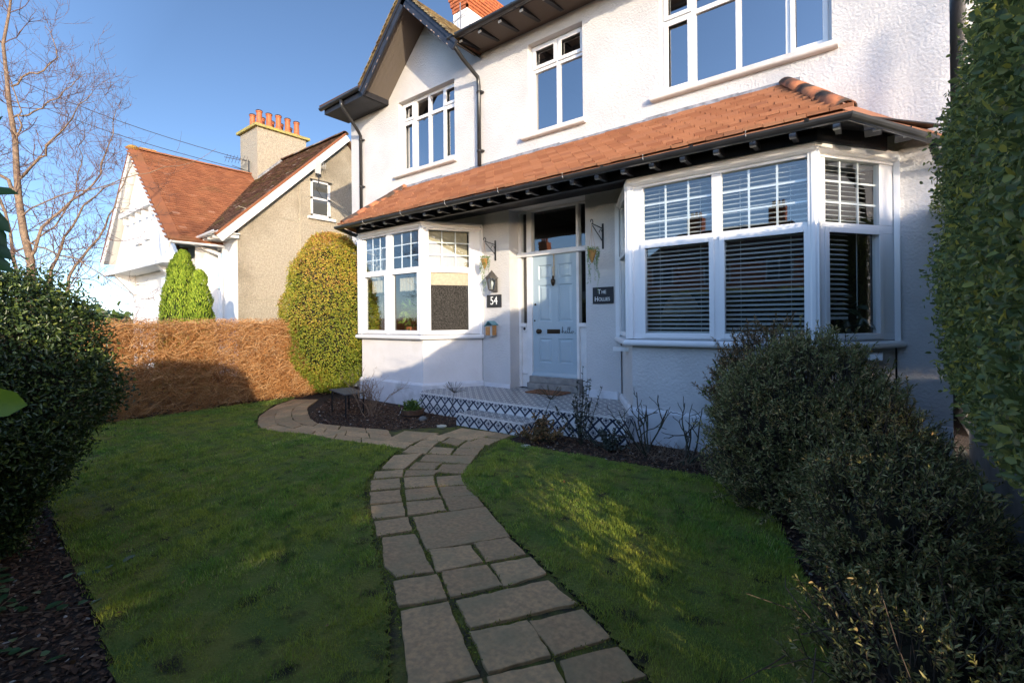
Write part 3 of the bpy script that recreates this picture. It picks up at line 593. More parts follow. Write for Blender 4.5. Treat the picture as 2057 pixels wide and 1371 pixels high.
DR = (-4.79, -3.40, 0.0, 3.16)
holes = [(BL[0][0] + .02, BL[3][0], 0.0, 2.93), (BR[0][0], BR[3][0] - .0, 0.0, 2.93), DR] + WIN
mb = MB(); wall_holes(mb, XL, XR, 0, 5.86, holes, YW, .27)
mb.quad((XL, YW, 0), (XL, YW, 5.86), (XL, 12, 5.86), (XL, 12, 0)); mb.quad((XR, YW, 0), (XR, 12, 0), (XR, 12, 5.86), (XR, YW, 5.86))
AP = (-6.60, 7.08)                         # gable apex
mb.quad((-7.82, YW, 5.86), (-5.38, YW, 5.86), (AP[0], YW, 7.0))
mb.quad((XL, 12, 0), (XL, 12, 5.86), (XR, 12, 5.86), (XR, 12, 0))
wall = mb.build('wall', M['stucco'], house)
# ceilings, floors and room walls behind the windows
def room(x0, x1, y0, y1, z0, z1, m):
    b = MB(); b.quad((x0, y1, z0), (x1, y1, z0), (x1, y1, z1), (x0, y1, z1)); b.quad((x0, y0, z0), (x0, y1, z0), (x0, y1, z1), (x0, y0, z1)); b.quad((x1, y0, z0), (x1, y0, z1), (x1, y1, z1), (x1, y1, z0))
    b.quad((x0, y0, z0), (x1, y0, z0), (x1, y1, z0), (x0, y1, z0)); b.quad((x0, y0, z1), (x0, y1, z1), (x1, y1, z1), (x1, y0, z1))
    return b.build('room', m, house)
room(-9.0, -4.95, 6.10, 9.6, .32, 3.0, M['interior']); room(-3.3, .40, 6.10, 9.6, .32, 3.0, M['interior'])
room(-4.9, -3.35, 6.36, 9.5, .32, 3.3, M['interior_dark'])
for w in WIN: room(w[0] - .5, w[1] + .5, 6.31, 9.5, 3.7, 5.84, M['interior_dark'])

# ---- upstairs windows
def bars(mb, fr, rects, n0, n1):
    for a, b, c, d in rects: mb.box((a, n0, c), (b, n1, d), fr)
def ring(mb, fr, x0, x1, z0, z1, w, n0, n1, wb=None):
    wb = wb or w
    bars(mb, fr, [(x0, x0 + w, z0, z1), (x1 - w, x1, z0, z1), (x0 + w, x1 - w, z0, z0 + wb), (x0 + w, x1 - w, z1 - w, z1)], n0, n1)
def upstairs(x0, x1, z0, z1, cols, tz, sash, name='window'):
    fr = Fr((0, YW + .14, 0), (1, 0)); f = MB(); fw = .05
    ring(f, fr, x0, x1, z0, z1, fw, -.03, .03)
    for c in cols: f.box((c - .03, -.03, z0 + fw), (c + .03, .03, z1 - fw), fr)
    e = [x0 + fw] + [q for c in cols for q in (c - .03, c + .03)] + [x1 - fw]
    cells = [(e[i], e[i + 1]) for i in range(0, len(e), 2)]
    for a, b in cells: f.box((a, -.028, tz - .03), (b, .028, tz + .03), fr)
    for i, (a, b) in enumerate(cells):
        if sash[i] in 'BT': ring(f, fr, a - .012, b + .012, tz + .018, z1 - fw + .012, .05, .031, .052)
        if sash[i] in 'B': ring(f, fr, a - .012, b + .012, z0 + fw - .012, tz - .018, .05, .031, .052)
    w = f.build(name, M['upvc'], house, bevel=.004)
    for a, b in cells:
        for c, d in ((z0 + fw, tz - .03), (tz + .03, z1 - fw)):
            MB().quad(fr.p(a, 0, c), fr.p(b, 0, c), fr.p(b, 0, d), fr.p(a, 0, d)).build('pane', M['glass_up'], w)
    s = MB(); s.v = []; fr2 = Fr((0, YW, 0), (1, 0))
    pr = [(-.13, 0), (.085, -.03), (.085, -.085), (.07, -.10), (-.01, -.10)]
    s.sweep([(x0 - .10, YW, z0 + .005), (x1 + .06, YW, z0 + .005)], pr); s.build('sill', M['stone_sill'], w, bevel=.006)
    return w
upstairs(*WIN[0], [-7.16, -6.76, -6.36], 5.28, 'BNNB'); upstairs(*WIN[1], [-3.90], 5.27, 'TT'); upstairs(*WIN[2], [-1.90, -1.38, -.86], 5.22, 'BNNB')

# ---- bay windows
Z0, Z1, ZT0, ZT1 = 1.17, 2.95, 2.185, 2.285
def bay(P, facets, name, blinds):
    w = MB()
    for i in range(3):
        a, b = P[i], P[i + 1]; fr = Fr((a[0], a[1], 0), (b[0] - a[0], b[1] - a[1])); L = math.hypot(b[0] - a[0], b[1] - a[1])
        gl = facets[i]; rails = [(0, L, Z0, 1.238), (0, L, 2.868, Z1), (0, L, ZT0 + .01, ZT1 - .01)]
        e = [0] + [q for g in gl for q in g] + [L]; e2 = [0] + [q for g in gl for q in (g[0] - .022, g[1] + .022)] + [L]
        for r in rails: w.box((r[0], -.06, r[2]), (r[1], 0, r[3]), fr)
        for k in range(0, len(e), 2): w.box((e[k] - (.0 if k else 0), -.06, 1.238), (e[k + 1], 0, ZT0 + .01), fr); w.box((e2[k], -.06, ZT1 - .01), (e2[k + 1], 0, 2.868), fr)
        for g in gl: ring(w, fr, g[0] - .045, g[1] + .045, 1.185, ZT0 + .045, .05, .001, .018)
    for p in P[1:3]: w.box((p[0] - .045, p[1] - .03, Z0), (p[0] + .045, p[1] + .06, Z1)); w.lathe([(.052, Z0), (.052, Z1)], (p[0], p[1] + .012, 0), 12)
    win = w.build(name, M['upvc'], house, bevel=.004)
    for i in range(3):
        a, b = P[i], P[i + 1]; fr = Fr((a[0], a[1], 0), (b[0] - a[0], b[1] - a[1])); L = math.hypot(b[0] - a[0], b[1] - a[1])
        for g in facets[i]:
            frost = (name == 'bay_window' and i == 2 and P is BL)
            MB().quad(fr.p(g[0], -.03, 1.238), fr.p(g[1], -.03, 1.238), fr.p(g[1], -.03, ZT0 + .01), fr.p(g[0], -.03, ZT0 + .01)).build('pane', M['frosted'] if frost else M['glass'], win)
            g2 = (g[0] - .022, g[1] + .022)
            MB().quad(fr.p(g2[0], -.03, ZT1 - .01), fr.p(g2[1], -.03, ZT1 - .01), fr.p(g2[1], -.03, 2.868), fr.p(g2[0], -.03, 2.868)).build('pane', M['glass'], win)
            gb = MB(); wg = g2[1] - g2[0]; h0, h1 = ZT1 - .01, 2.868
            for k in (1, 2):
                gb.box((g2[0] + wg * k / 3 - .009, -.05, h0), (g2[0] + wg * k / 3 + .009, -.038, h1), fr)
                z = h0 + (h1 - h0) * k / 3; gb.box((g2[0], -.049, z - .009), (g2[1], -.039, z + .009), fr)
            gb.build('glazing_bar', M['upvc'], win)
            if blinds == 'slats':
                sb = MB(); z = 2.84; hi = L
                while z > (1.42 if i == 2 else 1.27):
                    x1 = g2[1] if i != 2 else g2[0] + .36
                    if z > ZT1 - .05 and i == 2: x1 = g2[1] - .1
                    y = .10; d = .024; s = [fr.p(g2[0] - .02, -y - d, z + .012), fr.p(x1 + .02, -y - d, z + .012), fr.p(x1 + .02, -y + d, z - .010), fr.p(g2[0] - .02, -y + d, z - .010)]
                    sb.slab([s[3], s[2], s[1], s[0]], .0025); z -= .047
                sb.box((g2[0] - .02, -.125, z - .01), (x1 + .02, -.085, z + .015), fr)
                for q in (.2, .8): sb.box((g2[0] + wg * q - .003, -.128, z), (g2[0] + wg * q + .003, -.122, 2.85), fr)
                sb.build('venetian_blind', M['blind'], win)
            else:
                rb = MB()
                if i == 2: rb.box((g[0], -.028, 1.975), (g[1], -.022, 2.195), fr); rb.box((g2[0], -.14, 2.27), (g2[1], -.13, 2.87), fr)
                else:
                    for k in range(14):
                        u = g[0] + .03 + (g[1] - g[0] - .06) * k / 14; du = (g[1] - g[0] - .06) / 14
                        rb.box((u, -.15 - (k % 2) * .008, 1.90 + .004 * (k % 3)), (u + du, -.14 - (k % 2) * .008, 2.13), fr)
                    rb.box((g[0] + .03, -.139, 1.915), (g[1] - .03, -.136, 1.925), fr)
                rb.build('roman_blind', M['cream_cloth'], win)
    off = lambda z: [(p[0], p[1], z) for p in P]
    sl = MB(); sl.sweep(off(Z0), [(-.08, 0), (.065, -.012), (.085, -.03), (.085, -.055), (.07, -.075), (-.02, -.08)]); sl.build('sill', M['upvc'], win, bevel=.004)
    cn = MB(); cn.sweep(off(2.868), [(-.05, -.001), (.012, -.001), (.012, .022), (.035, .03), (.05, .05), (.05, .062), (.03, .066), (.03, .13), (-.05, .13)]); cn.build('cornice', M['gloss_white'], win)
    # rendered dwarf wall under the window
    bw = MB(); bw.sweep(off(0), [(-.2, .36), (-.02, .36), (-.02, 1.095), (-.2, 1.095)])
    wl = bw.build('bay_wall', M['stucco_smooth'] if P is BL else M['stucco'], house)
    bp = MB(); bp.sweep(off(0), [(-.2, 0), (.022, 0), (.022, .355), (.0, .385), (-.2, .385)]); bp.build('plinth', M['plinth'], wl)
    return win
winL = bay(BL, [[(.16, .86)], [(.14, .73), (.92, 1.575)], [(.135, .775)]], 'bay_window', 'roman')
winR = bay(BR, [[(.14, .80)], [(.182, .879), (1.019, 1.721)], [(.165, .815)]], 'bay_window', 'slats')
# pilaster trims beside the bays
for P, w_ in ((BL, winL), (BR, winR)):
    for a, b in ((P[3][0] - .02, P[3][0] + .03), (P[0][0] - .05, P[0][0] + .01)): MB().box((a, YW - .05, 1.10), (b, YW - .002, 2.96)).build('trim', M['upvc'], w_, bevel=.004)
# plinth strips of the main wall
for a, b in ((XL, BL[0][0] - .02), (BL[3][0] + .04, DR[0]), (DR[1], BR[0][0] - .04), (BR[3][0] + .03, XR)): MB().box((a, YW - .025, 0), (b, YW + .01, .36 if a < -5 or a > -1 else .40)).build('plinth', M['plinth'], house, bevel=.006)

# ---- things seen in the rooms
lamp = empty('table_lamp', (-1.95, 5.75, 1.05), 0, 'cream shaded table lamp on the window ledge of the right bay window', 'lamp')
MB().lathe([(.22, 1.43), (.21, 1.5), (.17, 1.60), (.10, 1.68), (.02, 1.70)], (-1.95, 5.75, 0), 24).build('lamp_shade', M['lampshade'], lamp, smooth=True)
MB().lathe([(.08, 1.05), (.07, 1.08), (.03, 1.10), (.05, 1.2), (.07, 1.28), (.03, 1.36), (.02, 1.43)], (-1.95, 5.75, 0), 16).build('base', M['brass'], lamp, smooth=True)
st = MB(); st.box((-2.7, 5.45, 1.0), (-.05, 5.95, 1.05)); st.build('window_shelf', M['gloss_white'], house)
st = MB(); st.box((-7.9, 5.45, 1.1), (-5.6, 5.95, 1.14)); st.build('window_shelf', M['gloss_white'], house)
def bigplant(name, c, h, n, m, label, sp=.22, L=.16):
    e = empty(name, c, 0, label, 'plant'); P = np.array(c) + np.column_stack([rng.normal(0, sp * .5, n), rng.normal(0, sp * .35, n), rng.uniform(.12, h, n)])
    MB().lathe([(.07, c[2]), (.10, c[2] + .15), (.09, c[2] + .15)], (c[0], c[1], 0), 14).build('pot', M['terracotta'], e)
    leaves('foliage', P, rvec(n) + [0, 0, -.4], rvec(n) + [0, 0, 1], L, L * .4, m, e); return e
bigplant('house_plant', (-6.62, 5.55, 1.14), .62, 60, M['lf_green'], 'green leafy pot plant inside the left bay window')
bigplant('orchid_plant', (-.42, 5.75, 1.05), .55, 36, M['lf_dark'], 'dark leafed pot plant inside the narrow side of the right bay window')

# ---- front door
fr = Fr((0, 6.30, 0), (1, 0))
df = MB()
bars(df, fr, [(-4.80, -4.745, .30, 3.2), (-4.625, -4.525, .30, 3.2), (-3.70, -3.655, .30, 3.2), (-3.44, -3.40, .30, 3.2), (-4.745, -4.625, 3.13, 3.2), (-4.525, -3.70, 3.13, 3.2), (-3.655, -3.44, 3.13, 3.2)], -.06, .03)
df.box((-4.80, -.03, 2.415), (-3.40, .06, 2.485), fr)
bars(df, fr, [(-4.745, -4.625, 1.28, 1.34), (-3.655, -3.44, 1.28, 1.34)], -.05, .045)
bars(df, fr, [(-4.745, -4.625, .30, 1.28), (-3.655, -3.44, .30, 1.28)], -.05, .0)
bars(df, fr, [(-4.755, -4.615, .52, .545)], -.01, .04)
frame = df.build('door_frame', M['gloss_white'], house, bevel=.005)
for a, b, c, d in ((-4.745, -4.625, 1.34, 2.415), (-4.745, -4.625, 2.485, 3.13), (-4.525, -3.70, 2.485, 3.13), (-3.655, -3.44, 1.34, 2.415), (-3.655, -3.44, 2.485, 3.13)):
    MB().quad(fr.p(a, -.02, c), fr.p(b, -.02, c), fr.p(b, -.02, d), fr.p(a, -.02, d)).build('pane', M['glass'], frame)
dd = MB(); X0, X1 = -4.525, -3.70; dz0, dz1 = .50, 2.415
pan = [(X0 + .115, X0 + .365, 2.03, 2.26), (X1 - .345, X1 - .085, 2.03, 2.26), (X0 + .115, X0 + .365, 1.36, 1.945), (X1 - .345, X1 - .085, 1.36, 1.945), (X0 + .115, X0 + .365, .71, 1.10), (X1 - .345, X1 - .085, .71, 1.10)]
xs = sorted({X0, X1, *[p[0] for p in pan], *[p[1] for p in pan]}); zs = sorted({dz0, dz1, *[p[2] for p in pan], *[p[3] for p in pan]})
for i in range(len(xs) - 1):
    for j in range(len(zs) - 1):
        cx_, cz_ = (xs[i] + xs[i + 1]) / 2, (zs[j] + zs[j + 1]) / 2
        if any(p[0] < cx_ < p[1] and p[2] < cz_ < p[3] for p in pan): continue
        dd.quad(fr.p(xs[i], 0, zs[j]), fr.p(xs[i + 1], 0, zs[j]), fr.p(xs[i + 1], 0, zs[j + 1]), fr.p(xs[i], 0, zs[j + 1]))
for a, b, c, d in pan:      # moulded, raised and fielded panels
    prev = (a, b, c, d, 0)
    for ins, nn_ in ((.012, -.016), (.022, -.018), (.055, -.004), (.06, -.004)):
        cur = (a + ins, b - ins, c + ins, d - ins, nn_)
        p0 = [fr.p(prev[0], prev[4], prev[2]), fr.p(prev[1], prev[4], prev[2]), fr.p(prev[1], prev[4], prev[3]), fr.p(prev[0], prev[4], prev[3])]
        p1 = [fr.p(cur[0], cur[4], cur[2]), fr.p(cur[1], cur[4], cur[2]), fr.p(cur[1], cur[4], cur[3]), fr.p(cur[0], cur[4], cur[3])]
        for k in range(4): dd.quad(p0[k], p0[(k + 1) % 4], p1[(k + 1) % 4], p1[k])
        prev = cur
    dd.quad(*p1)
dd.sweep([(X0, 6.30, .50), (X1, 6.30, .50)], [(0, 0), (.045, 0), (.045, .02), (.0, .06)])
door = dd.build('door', M['door'], house)
kz = 1.21
MB().lathe([(.035, 0), (.035, .01), (.014, .016), (.014, .03), (.034, .04), (.04, .055), (.03, .072), (.01, .078)], (-4.39, 6.30, kz), 18, Matrix.Rotation(R(90), 3, 'X')).build('door_knob', M['brass'], door, smooth=True)
lb = MB(); lb.box((-4.25, .0, kz - .034), (-4.01, .010, kz + .034), fr); lb.box((-4.225, .010, kz - .018), (-4.035, .016, kz + .018), fr); lb.build('letterbox', M['brass'], door, bevel=.006)
for x, z, r0 in ((-4.475, 1.64, .018), (-4.49, 1.38, .014)): MB().lathe([(r0, 0), (r0, .008), (r0 * .6, .012)], (x, 6.30, z), 14, Matrix.Rotation(R(90), 3, 'X')).build('lock', M['brass'], door)
kn = MB(); kn.lathe([(.004, 0), (.016, .01), (.03, .04), (.038, .075), (.03, .105), (.014, .12), (.02, .135), (.012, .16), (.004, .165)], (-4.11, 6.262, 1.915), 16)
kn.box((-4.12, 6.262, 1.96), (-4.10, 6.30, 2.0)); kn.tube([(-4.11, 6.27, 2.02), (-4.11, 6.29, 2.06)], .008); kn.build('door_knocker', M['brass'], door, smooth=True)
tie = MB(); tie.box((-4.118, 6.279, 2.06), (-4.092, 6.283, 2.41)); tie.box((-4.13, 6.274, 2.07), (-4.095, 6.279, 2.22)); tie.build('ribbon', M['cream_cloth'], door)
# the word "hello." written across the door in a flowing hand
hs = .000112; hx, hzz = -3.985, 1.165
strokes = [[(0, 250), (120, 420), (170, 700), (130, 830), (90, 700), (110, 300), (130, 120), (150, 300), (220, 380), (290, 330), (280, 180), (320, 130), (400, 190), (470, 270), (540, 340), (540, 400), (480, 400), (450, 280), (480, 150), (560, 120),
            (660, 220), (740, 480), (790, 720), (760, 820), (715, 700), (715, 300), (770, 130), (850, 230), (930, 480), (980, 720), (950, 820), (905, 700), (905, 300), (950, 130), (1040, 190), (1130, 300), (1190, 370), (1130, 330), (1110, 220), (1160, 130),
            (1250, 140), (1310, 240), (1280, 340), (1200, 360), (1320, 330), (1440, 350)]]
hb = MB()
for s in strokes:
    pts = []
    for i in range(len(s) - 1):
        p0 = s[max(0, i - 1)]; p1 = s[i]; p2 = s[i + 1]; p3 = s[min(len(s) - 1, i + 2)]
        for k in range(5):
            t = k / 5; q = [.5 * (2 * p1[a] + (p2[a] - p0[a]) * t + (2 * p0[a] - 5 * p1[a] + 4 * p2[a] - p3[a]) * t * t + (3 * p1[a] - p0[a] - 3 * p2[a] + p3[a]) * t ** 3) for a in (0, 1)]
            pts.append((hx + q[0] * hs * 1.42, 6.297, hzz + q[1] * hs * 1.25))
    hb.tube(pts, .0032, 5)
hb.lathe([(.006, 0), (.006, .004)], (hx + 1520 * hs * 1.42, 6.30, hzz + .018), 8, Matrix.Rotation(R(90), 3, 'X')); hb.build('lettering', M['black'], door)
bell = MB().lathe([(.052, 0), (.052, .012), (.044, .02)], (-4.685, 6.30, 1.25), 22, Matrix.Rotation(R(90), 3, 'X')).build('doorbell', M['gloss_white'], house, smooth=False)
MB().lathe([(.024, .02), (.022, .026), (.008, .027)], (-4.685, 6.30, 1.25), 16, Matrix.Rotation(R(90), 3, 'X')).build('button', M['black'], bell)
ts = MB(); ts.box((-4.56, 6.16, .30), (-3.60, 6.32, .40)); ts.box((-4.54, 6.20, .40), (-3.62, 6.32, .50)); ts.build('threshold', M['stone_step'], house, bevel=.008)

# ---- tiled porch and step
def uvb(co, nrm):
    if abs(nrm.z) > .5: return (co.x + co.y * 0, co.y)
    if abs(nrm.x) > .5: return (co.y, co.z - .005)
    return (co.x, co.z - .005)
pm_ = MB(); pm_.prism([(-5.67, 4.91), (-2.285, 4.91), (-2.285, 5.13), (-2.33, 5.16), (-2.87, 6.02), (-3.41, 6.02), (-3.41, 6.33), (-4.79, 6.33), (-4.79, 6.02), (-5.38, 6.02), (-5.70, 5.4), (-5.83, 5.135), (-5.83, 5.06)], 0, .285)
porch = pm_.build('porch', M['tile_riser'], house, uvf=uvb)
MB().prism([(-5.665, 4.915), (-2.29, 4.915), (-2.29, 5.13), (-2.36, 5.22), (-2.87, 6.02), (-3.41, 6.02), (-3.41, 6.2), (-4.79, 6.2), (-4.79, 6.02), (-5.38, 6.02), (-5.66, 5.45), (-5.82, 5.135)], .285, .297).build('floor_tiles', M['tile_top'], porch, uvf=uvb)
ed = MB(); ed.box((-5.675, 4.900, .280), (-2.28, 4.914, .301)); ed.build('edge_trim', M['gloss_white'], porch)
sm = MB(); sm.box((-4.56, 4.57, 0), (-3.43, 4.91, .148)); stp = sm.build('lower_step', M['tile_riser'], porch, uvf=uvb)
s2 = MB(); s2.box((-4.555, 4.575, .148), (-3.435, 4.91, .158)); s2.build('step_tiles', M['tile_top'], porch, uvf=uvb)
s3 = MB(); s3.box((-4.565, 4.560, .143), (-3.425, 4.574, .161)); s3.box((-3.436, 4.574, .143), (-3.425, 4.90, .161)); s3.build('edge_trim', M['gloss_white'], porch)
mt_ = MB(); mt_.box((-4.33, 5.80, .297), (-3.73, 6.15, .315)); mt_ = mt_.build('doormat', M['coir'], None, bevel=.006)
tag(mt_, 'brown coir doormat lying on the patterned tiles before the blue door', 'doormat')

# ---- porch ceiling, beam, lower roof
EV = [(-8.42, 6.03), (-7.60, 4.80), (-.27, 4.80), (.47, 6.0)]
cl = MB(); cl.quad((BL[3][0] - .3, 5.1, 3.165), (BR[0][0] + .3, 5.1, 3.165), (BR[0][0] + .3, 6.33, 3.165), (BL[3][0] - .3, 6.33, 3.165)); cl.build('porch_ceiling', M['gloss_white'], house)
bm = MB(); bm.sweep([(-8.13, 6.03, 0), (-7.59, 5.10, 0), (-.50, 5.10, 0), (.0, 5.85, 0)], [(-.06, 2.985), (.0, 2.985), (.0, 3.2), (-.06, 3.2)]); bm.build('eaves_beam', M['black'], house, bevel=.004)
sf = MB(); sf.slab([(-8.3, 6.03, 3.17), (-7.6, 4.88, 3.10), (-.28, 4.88, 3.10), (.42, 5.98, 3.17)], .012); sf.build('eaves_boards', M['black'], house)
ZE, ZWL, YT = 3.085, 3.93, 6.03
SL = math.hypot(YT - 4.80, ZWL - ZE); V = (0, YT - 4.80, ZWL - ZE)
TL, TR = -7.30, -.88
rf = MB()
def ins_front(u, v):
    x = -7.60 + u; k = v / SL
    return -7.60 + (TL + 7.60) * k - .03 < x < -.27 + (TR + .27) * k + .02 and v < SL - .03
tile_field(rf, (-7.60, 4.80, ZE), (1, 0, 0), V, ins_front, 7.4, SL, gauge=.118, width=.166, thick=.034, jit=.005, over=1.15)
# right return (side of the bay) and left return
def side_roof(E0, E1, T, flip):
    E0, E1, T = Vector(E0), Vector(E1), Vector(T); U = (E1 - E0).normalized(); Pn = (E1 - E0).cross(T - E0).normalized()
    if Pn.z < 0: Pn = -Pn
    Vv = Pn.cross(U).normalized(); w = (T - E0); hu, hv = w.dot(U), w.dot(Vv); L = (E1 - E0).length
    def f(u, v):
        if v > hv: return False
        k = v / hv; return k * hu - .05 < u < L + (hu - L) * k + .06
        tile_field(rf, E0, (E1 - E0), Vv, f, L + .1, hv, gauge=.088, width=.166)
    rf.slab([tuple(E0), tuple(E1), tuple(T)] if (E1 - E0).cross(T - E0).z > 0 else [tuple(E0), tuple(T), tuple(E1)], .03)
side_roof((-.27, 4.80, ZE), (.50, 6.03, ZE - .05), (TR, 6.03, ZWL + .035), False)
side_roof((-8.42, 6.03, ZE - .02), (-7.60, 4.80, ZE), (TL, 6.03, ZWL), False)
rf.slab([(-7.60, 4.80, ZE - .002), (-.27, 4.80, ZE - .002), (TR, 6.03, ZWL - .002), (TL, 6.03, ZWL - .002)], .04)
roof = rf.build('porch_roof', M['tile'], house)
def ridge(mbx, A, B, r=.11, L=.30, lift=.01):
    A, B = Vector(A), Vector(B); d = (B - A).normalized(); n = max(1, int((B - A).length / L)); side = d.cross(Vector((0, 0, 1))).normalized(); up = side.cross(d)
    for i in range(n):
        a = A + (B - A) * (i / n); b = A + (B - A) * ((i + 1.06) / n); vs = []
        for q, rr in ((a, r), (b, r * .93)):
            for ro in (rr, rr - .014):
                for k in range(9):
                    t = math.pi * k / 8; vs.append(q + side * math.cos(t) * ro + up * (math.sin(t) * ro * .75 + lift + (i % 2) * .002))
        fs = []
        for k in range(8): fs += [(k, k + 1, 18 + k + 1, 18 + k), (9 + k + 1, 9 + k, 27 + k, 27 + k + 1), (k + 1, k, 9 + k, 9 + k + 1), (18 + k, 19 + k, 28 + k, 27 + k)]
        mbx.add(vs, fs)
rg = MB(); ridge(rg, (-.27, 4.84, ZE + .03), (TR + .02, 5.98, ZWL + .01), L=.5, r=.085); rg.build('ridge_tile', M['ridge'], roof, smooth=True); rg = MB(); ridge(rg, (-7.60, 4.84, ZE + .03), (TL, 5.98, ZWL + .01), r=.09); rg.build('ridge_tile', M['ridge'], roof)
fl = MB()
x = TL - .1
while x < TR + .1:
    L_ = random.uniform(.5, .8); x2 = min(x + L_, TR + .12); h = random.uniform(-.006, .006)
    fl.box((x, YW - .012 - random.uniform(0, .004), ZWL - .04 + h), (x2 + .02, YW - .001, ZWL + .075 + h * 2)); fl.slab([(x, YW - .10, ZWL - .055 + h), (x2 + .02, YW - .10, ZWL - .055 + h), (x2 + .02, YW - .01, ZWL + .008 + h), (x, YW - .01, ZWL + .008 + h)], .006); x = x2
fl.build('flashing', M['lead'], roof)
GP = [(.052 * math.cos(a), .052 * math.sin(a)) for a in [math.pi * (1 + k / 8) for k in range(9)]] + [(.047 * math.cos(a), .047 * math.sin(a) + .002) for a in [math.pi * (2 - k / 8) for k in range(9)]]
gt = MB(); gt.sweep([(-8.42, 5.99, ZE - .03), (-7.64, 4.745, ZE - .025), (-.245, 4.745, ZE - .045), (.45, 5.87, ZE - .125)], GP)
gut = gt.build('gutter', M['blackpvc'], house, smooth=False)
for x in [-7.2 + .95 * i for i in range(8)] + [-.55]:
    cp = MB(); cp.sweep([(x, 4.745, ZE - .028), (x + .035, 4.745, ZE - .028)], [(a * 1.12, b * 1.12) for a, b in GP[:9]] + [(a * 1.0, b * 1.0) for a, b in GP[:9]][::-1]); cp.build('gutter_clip', M['blackpvc'], gut)
for i in range(22):
    x = -7.11 + .3225 * i
    rt = MB(); rt.box((x - .022, 4.87, 3.0), (x + .022, 5.10, 3.085)); r_o = rt.build('rafter_end', M['black'], house)
    br = MB(); br.box((x - .025, 4.862, 2.988), (x + .025, 4.869, 3.018)); br.box((x - .025, 4.865, 2.982), (x + .025, 4.91, 2.987))
    if i % 3 == 1: br.tube([(x, 4.866, 3.01), (x - .012, 4.80, 3.03), (x - .018, 4.745, 2.998), (x - .02, 4.69, 3.03), (x - .02, 4.688, 3.075)], .006, 6)
    br.build('bracket', M['zinc'], r_o)
for t in (.25, .6):
    x, y = -.27 + .6 * t + -.02, 4.9 + 1.0 * t
    rt = MB(); rt.box((x - .02, y, 3.0), (x + .1, y + .2, 3.07)); r_o = rt.build('rafter_end', M['black'], house); MB().box((x + .04, y - .01, 2.985), (x + .11, y + .03, 3.0)).build('bracket', M['zinc'], r_o)
rw = MB(); rw.tube([(.33, 5.78, 3.0), (.33, 5.78, 2.90), (.36, 5.84, 2.84), (.50, 5.93, 2.80), (.58, 5.98, 2.79), (.60, 6.0, 2.5), (.60, 6.0, .1)], .033, 12); rw.build('downpipe', M['blackpvc'], house, smooth=True)

# ---- main eaves, gable and roofs
YG, ZG = 5.42, 5.90
so_ = MB(); so_.slab([(-5.5, 5.50, 5.875), (-5.5, 6.04, 5.875), (XR + .3, 6.04, 5.875), (XR + .3, 5.50, 5.875)], .02); so_.build('soffit', M['soffit'], house)
mr = MB(); mr.slab([(-5.48, 5.44, 5.96), (XR + .4, 5.44, 5.96), (XR + .4, 10.5, 9.1), (-5.48, 10.5, 9.1)], .06); mr.slab([(-9.4, 6.4, 6.56), (-5.48, 6.4, 6.56), (-5.48, 10.5, 9.1), (-9.4, 10.5, 9.1)], .06)
mr.slab([(-9.4, 5.44, 5.93), (-7.85, 5.44, 5.93), (-7.85, 6.4, 6.54), (-9.4, 6.4, 6.54)], .05)
mroof = mr.build('roof', M['tile_old'], house)
for a, b in ((-5.50, .9), ):
    g2 = MB(); g2.sweep([(a, YG, ZG), (b, YG, ZG)], GP); gg = g2.build('gutter', M['blackpvc'], house)
    for x in [-5.42, -5.0, -4.2, -3.4, -2.6]:
        c2 = MB(); c2.sweep([(x, YG, ZG), (x + .03, YG, ZG)], [(q * 1.12, w_ * 1.12) for q, w_ in GP[:9]] + GP[:9][::-1]); c2.build('gutter_clip', M['blackpvc'], gg)
for i in range(15):
    x = -5.3 + .40 * i; e_ = MB(); e_.add([(x - .03, 5.50, 5.80), (x - .03, 5.95, 5.872), (x - .03, 5.50, 5.872), (x + .03, 5.50, 5.80), (x + .03, 5.95, 5.872), (x + .03, 5.50, 5.872)], [(0, 1, 2), (3, 5, 4), (0, 2, 5, 3), (0, 3, 4, 1)])
    eo = e_.build('rafter_end', M['black'], house); MB().box((x - .028, 5.485, 5.795), (x + .028, 5.497, 5.83)).build('bracket', M['zinc'], eo)
g3 = MB(); g3.sweep([(-9.30, YG, ZG - .07), (-7.90, YG, ZG - .04)], GP); g3.build('gutter', M['blackpvc'], house)
b3 = MB(); b3.box((-9.22, 5.46, 5.70), (-7.85, 5.50, 5.85)); b3.box((-9.22, 5.50, 5.70), (-7.85, 6.03, 5.715)); b3.build('fascia', M['black'], house)
wl2 = MB(); wl2.quad((XL, YW - .003, 5.4), (-7.7, YW - .003, 5.4), (-7.7, YW - .003, 5.75), (XL, YW - .003, 5.75))
gr = MB(); AX, AZ = AP; YF = 5.40
FL, FRr = (-7.86, 5.83), (-5.34, 5.83)
for (ex, ez), sgn in ((FL, -1), (FRr, 1)):
    p = [(AX, YF, AZ + .03), (AX, 9.5, AZ + .03), (ex, 9.5, ez + .03), (ex, YF, ez + .03)]
    if sgn > 0: p = p[::-1]
    gr.slab(p, .035)
gable = gr.build('gable_roof', M['tile_old'], house)
tv = MB()
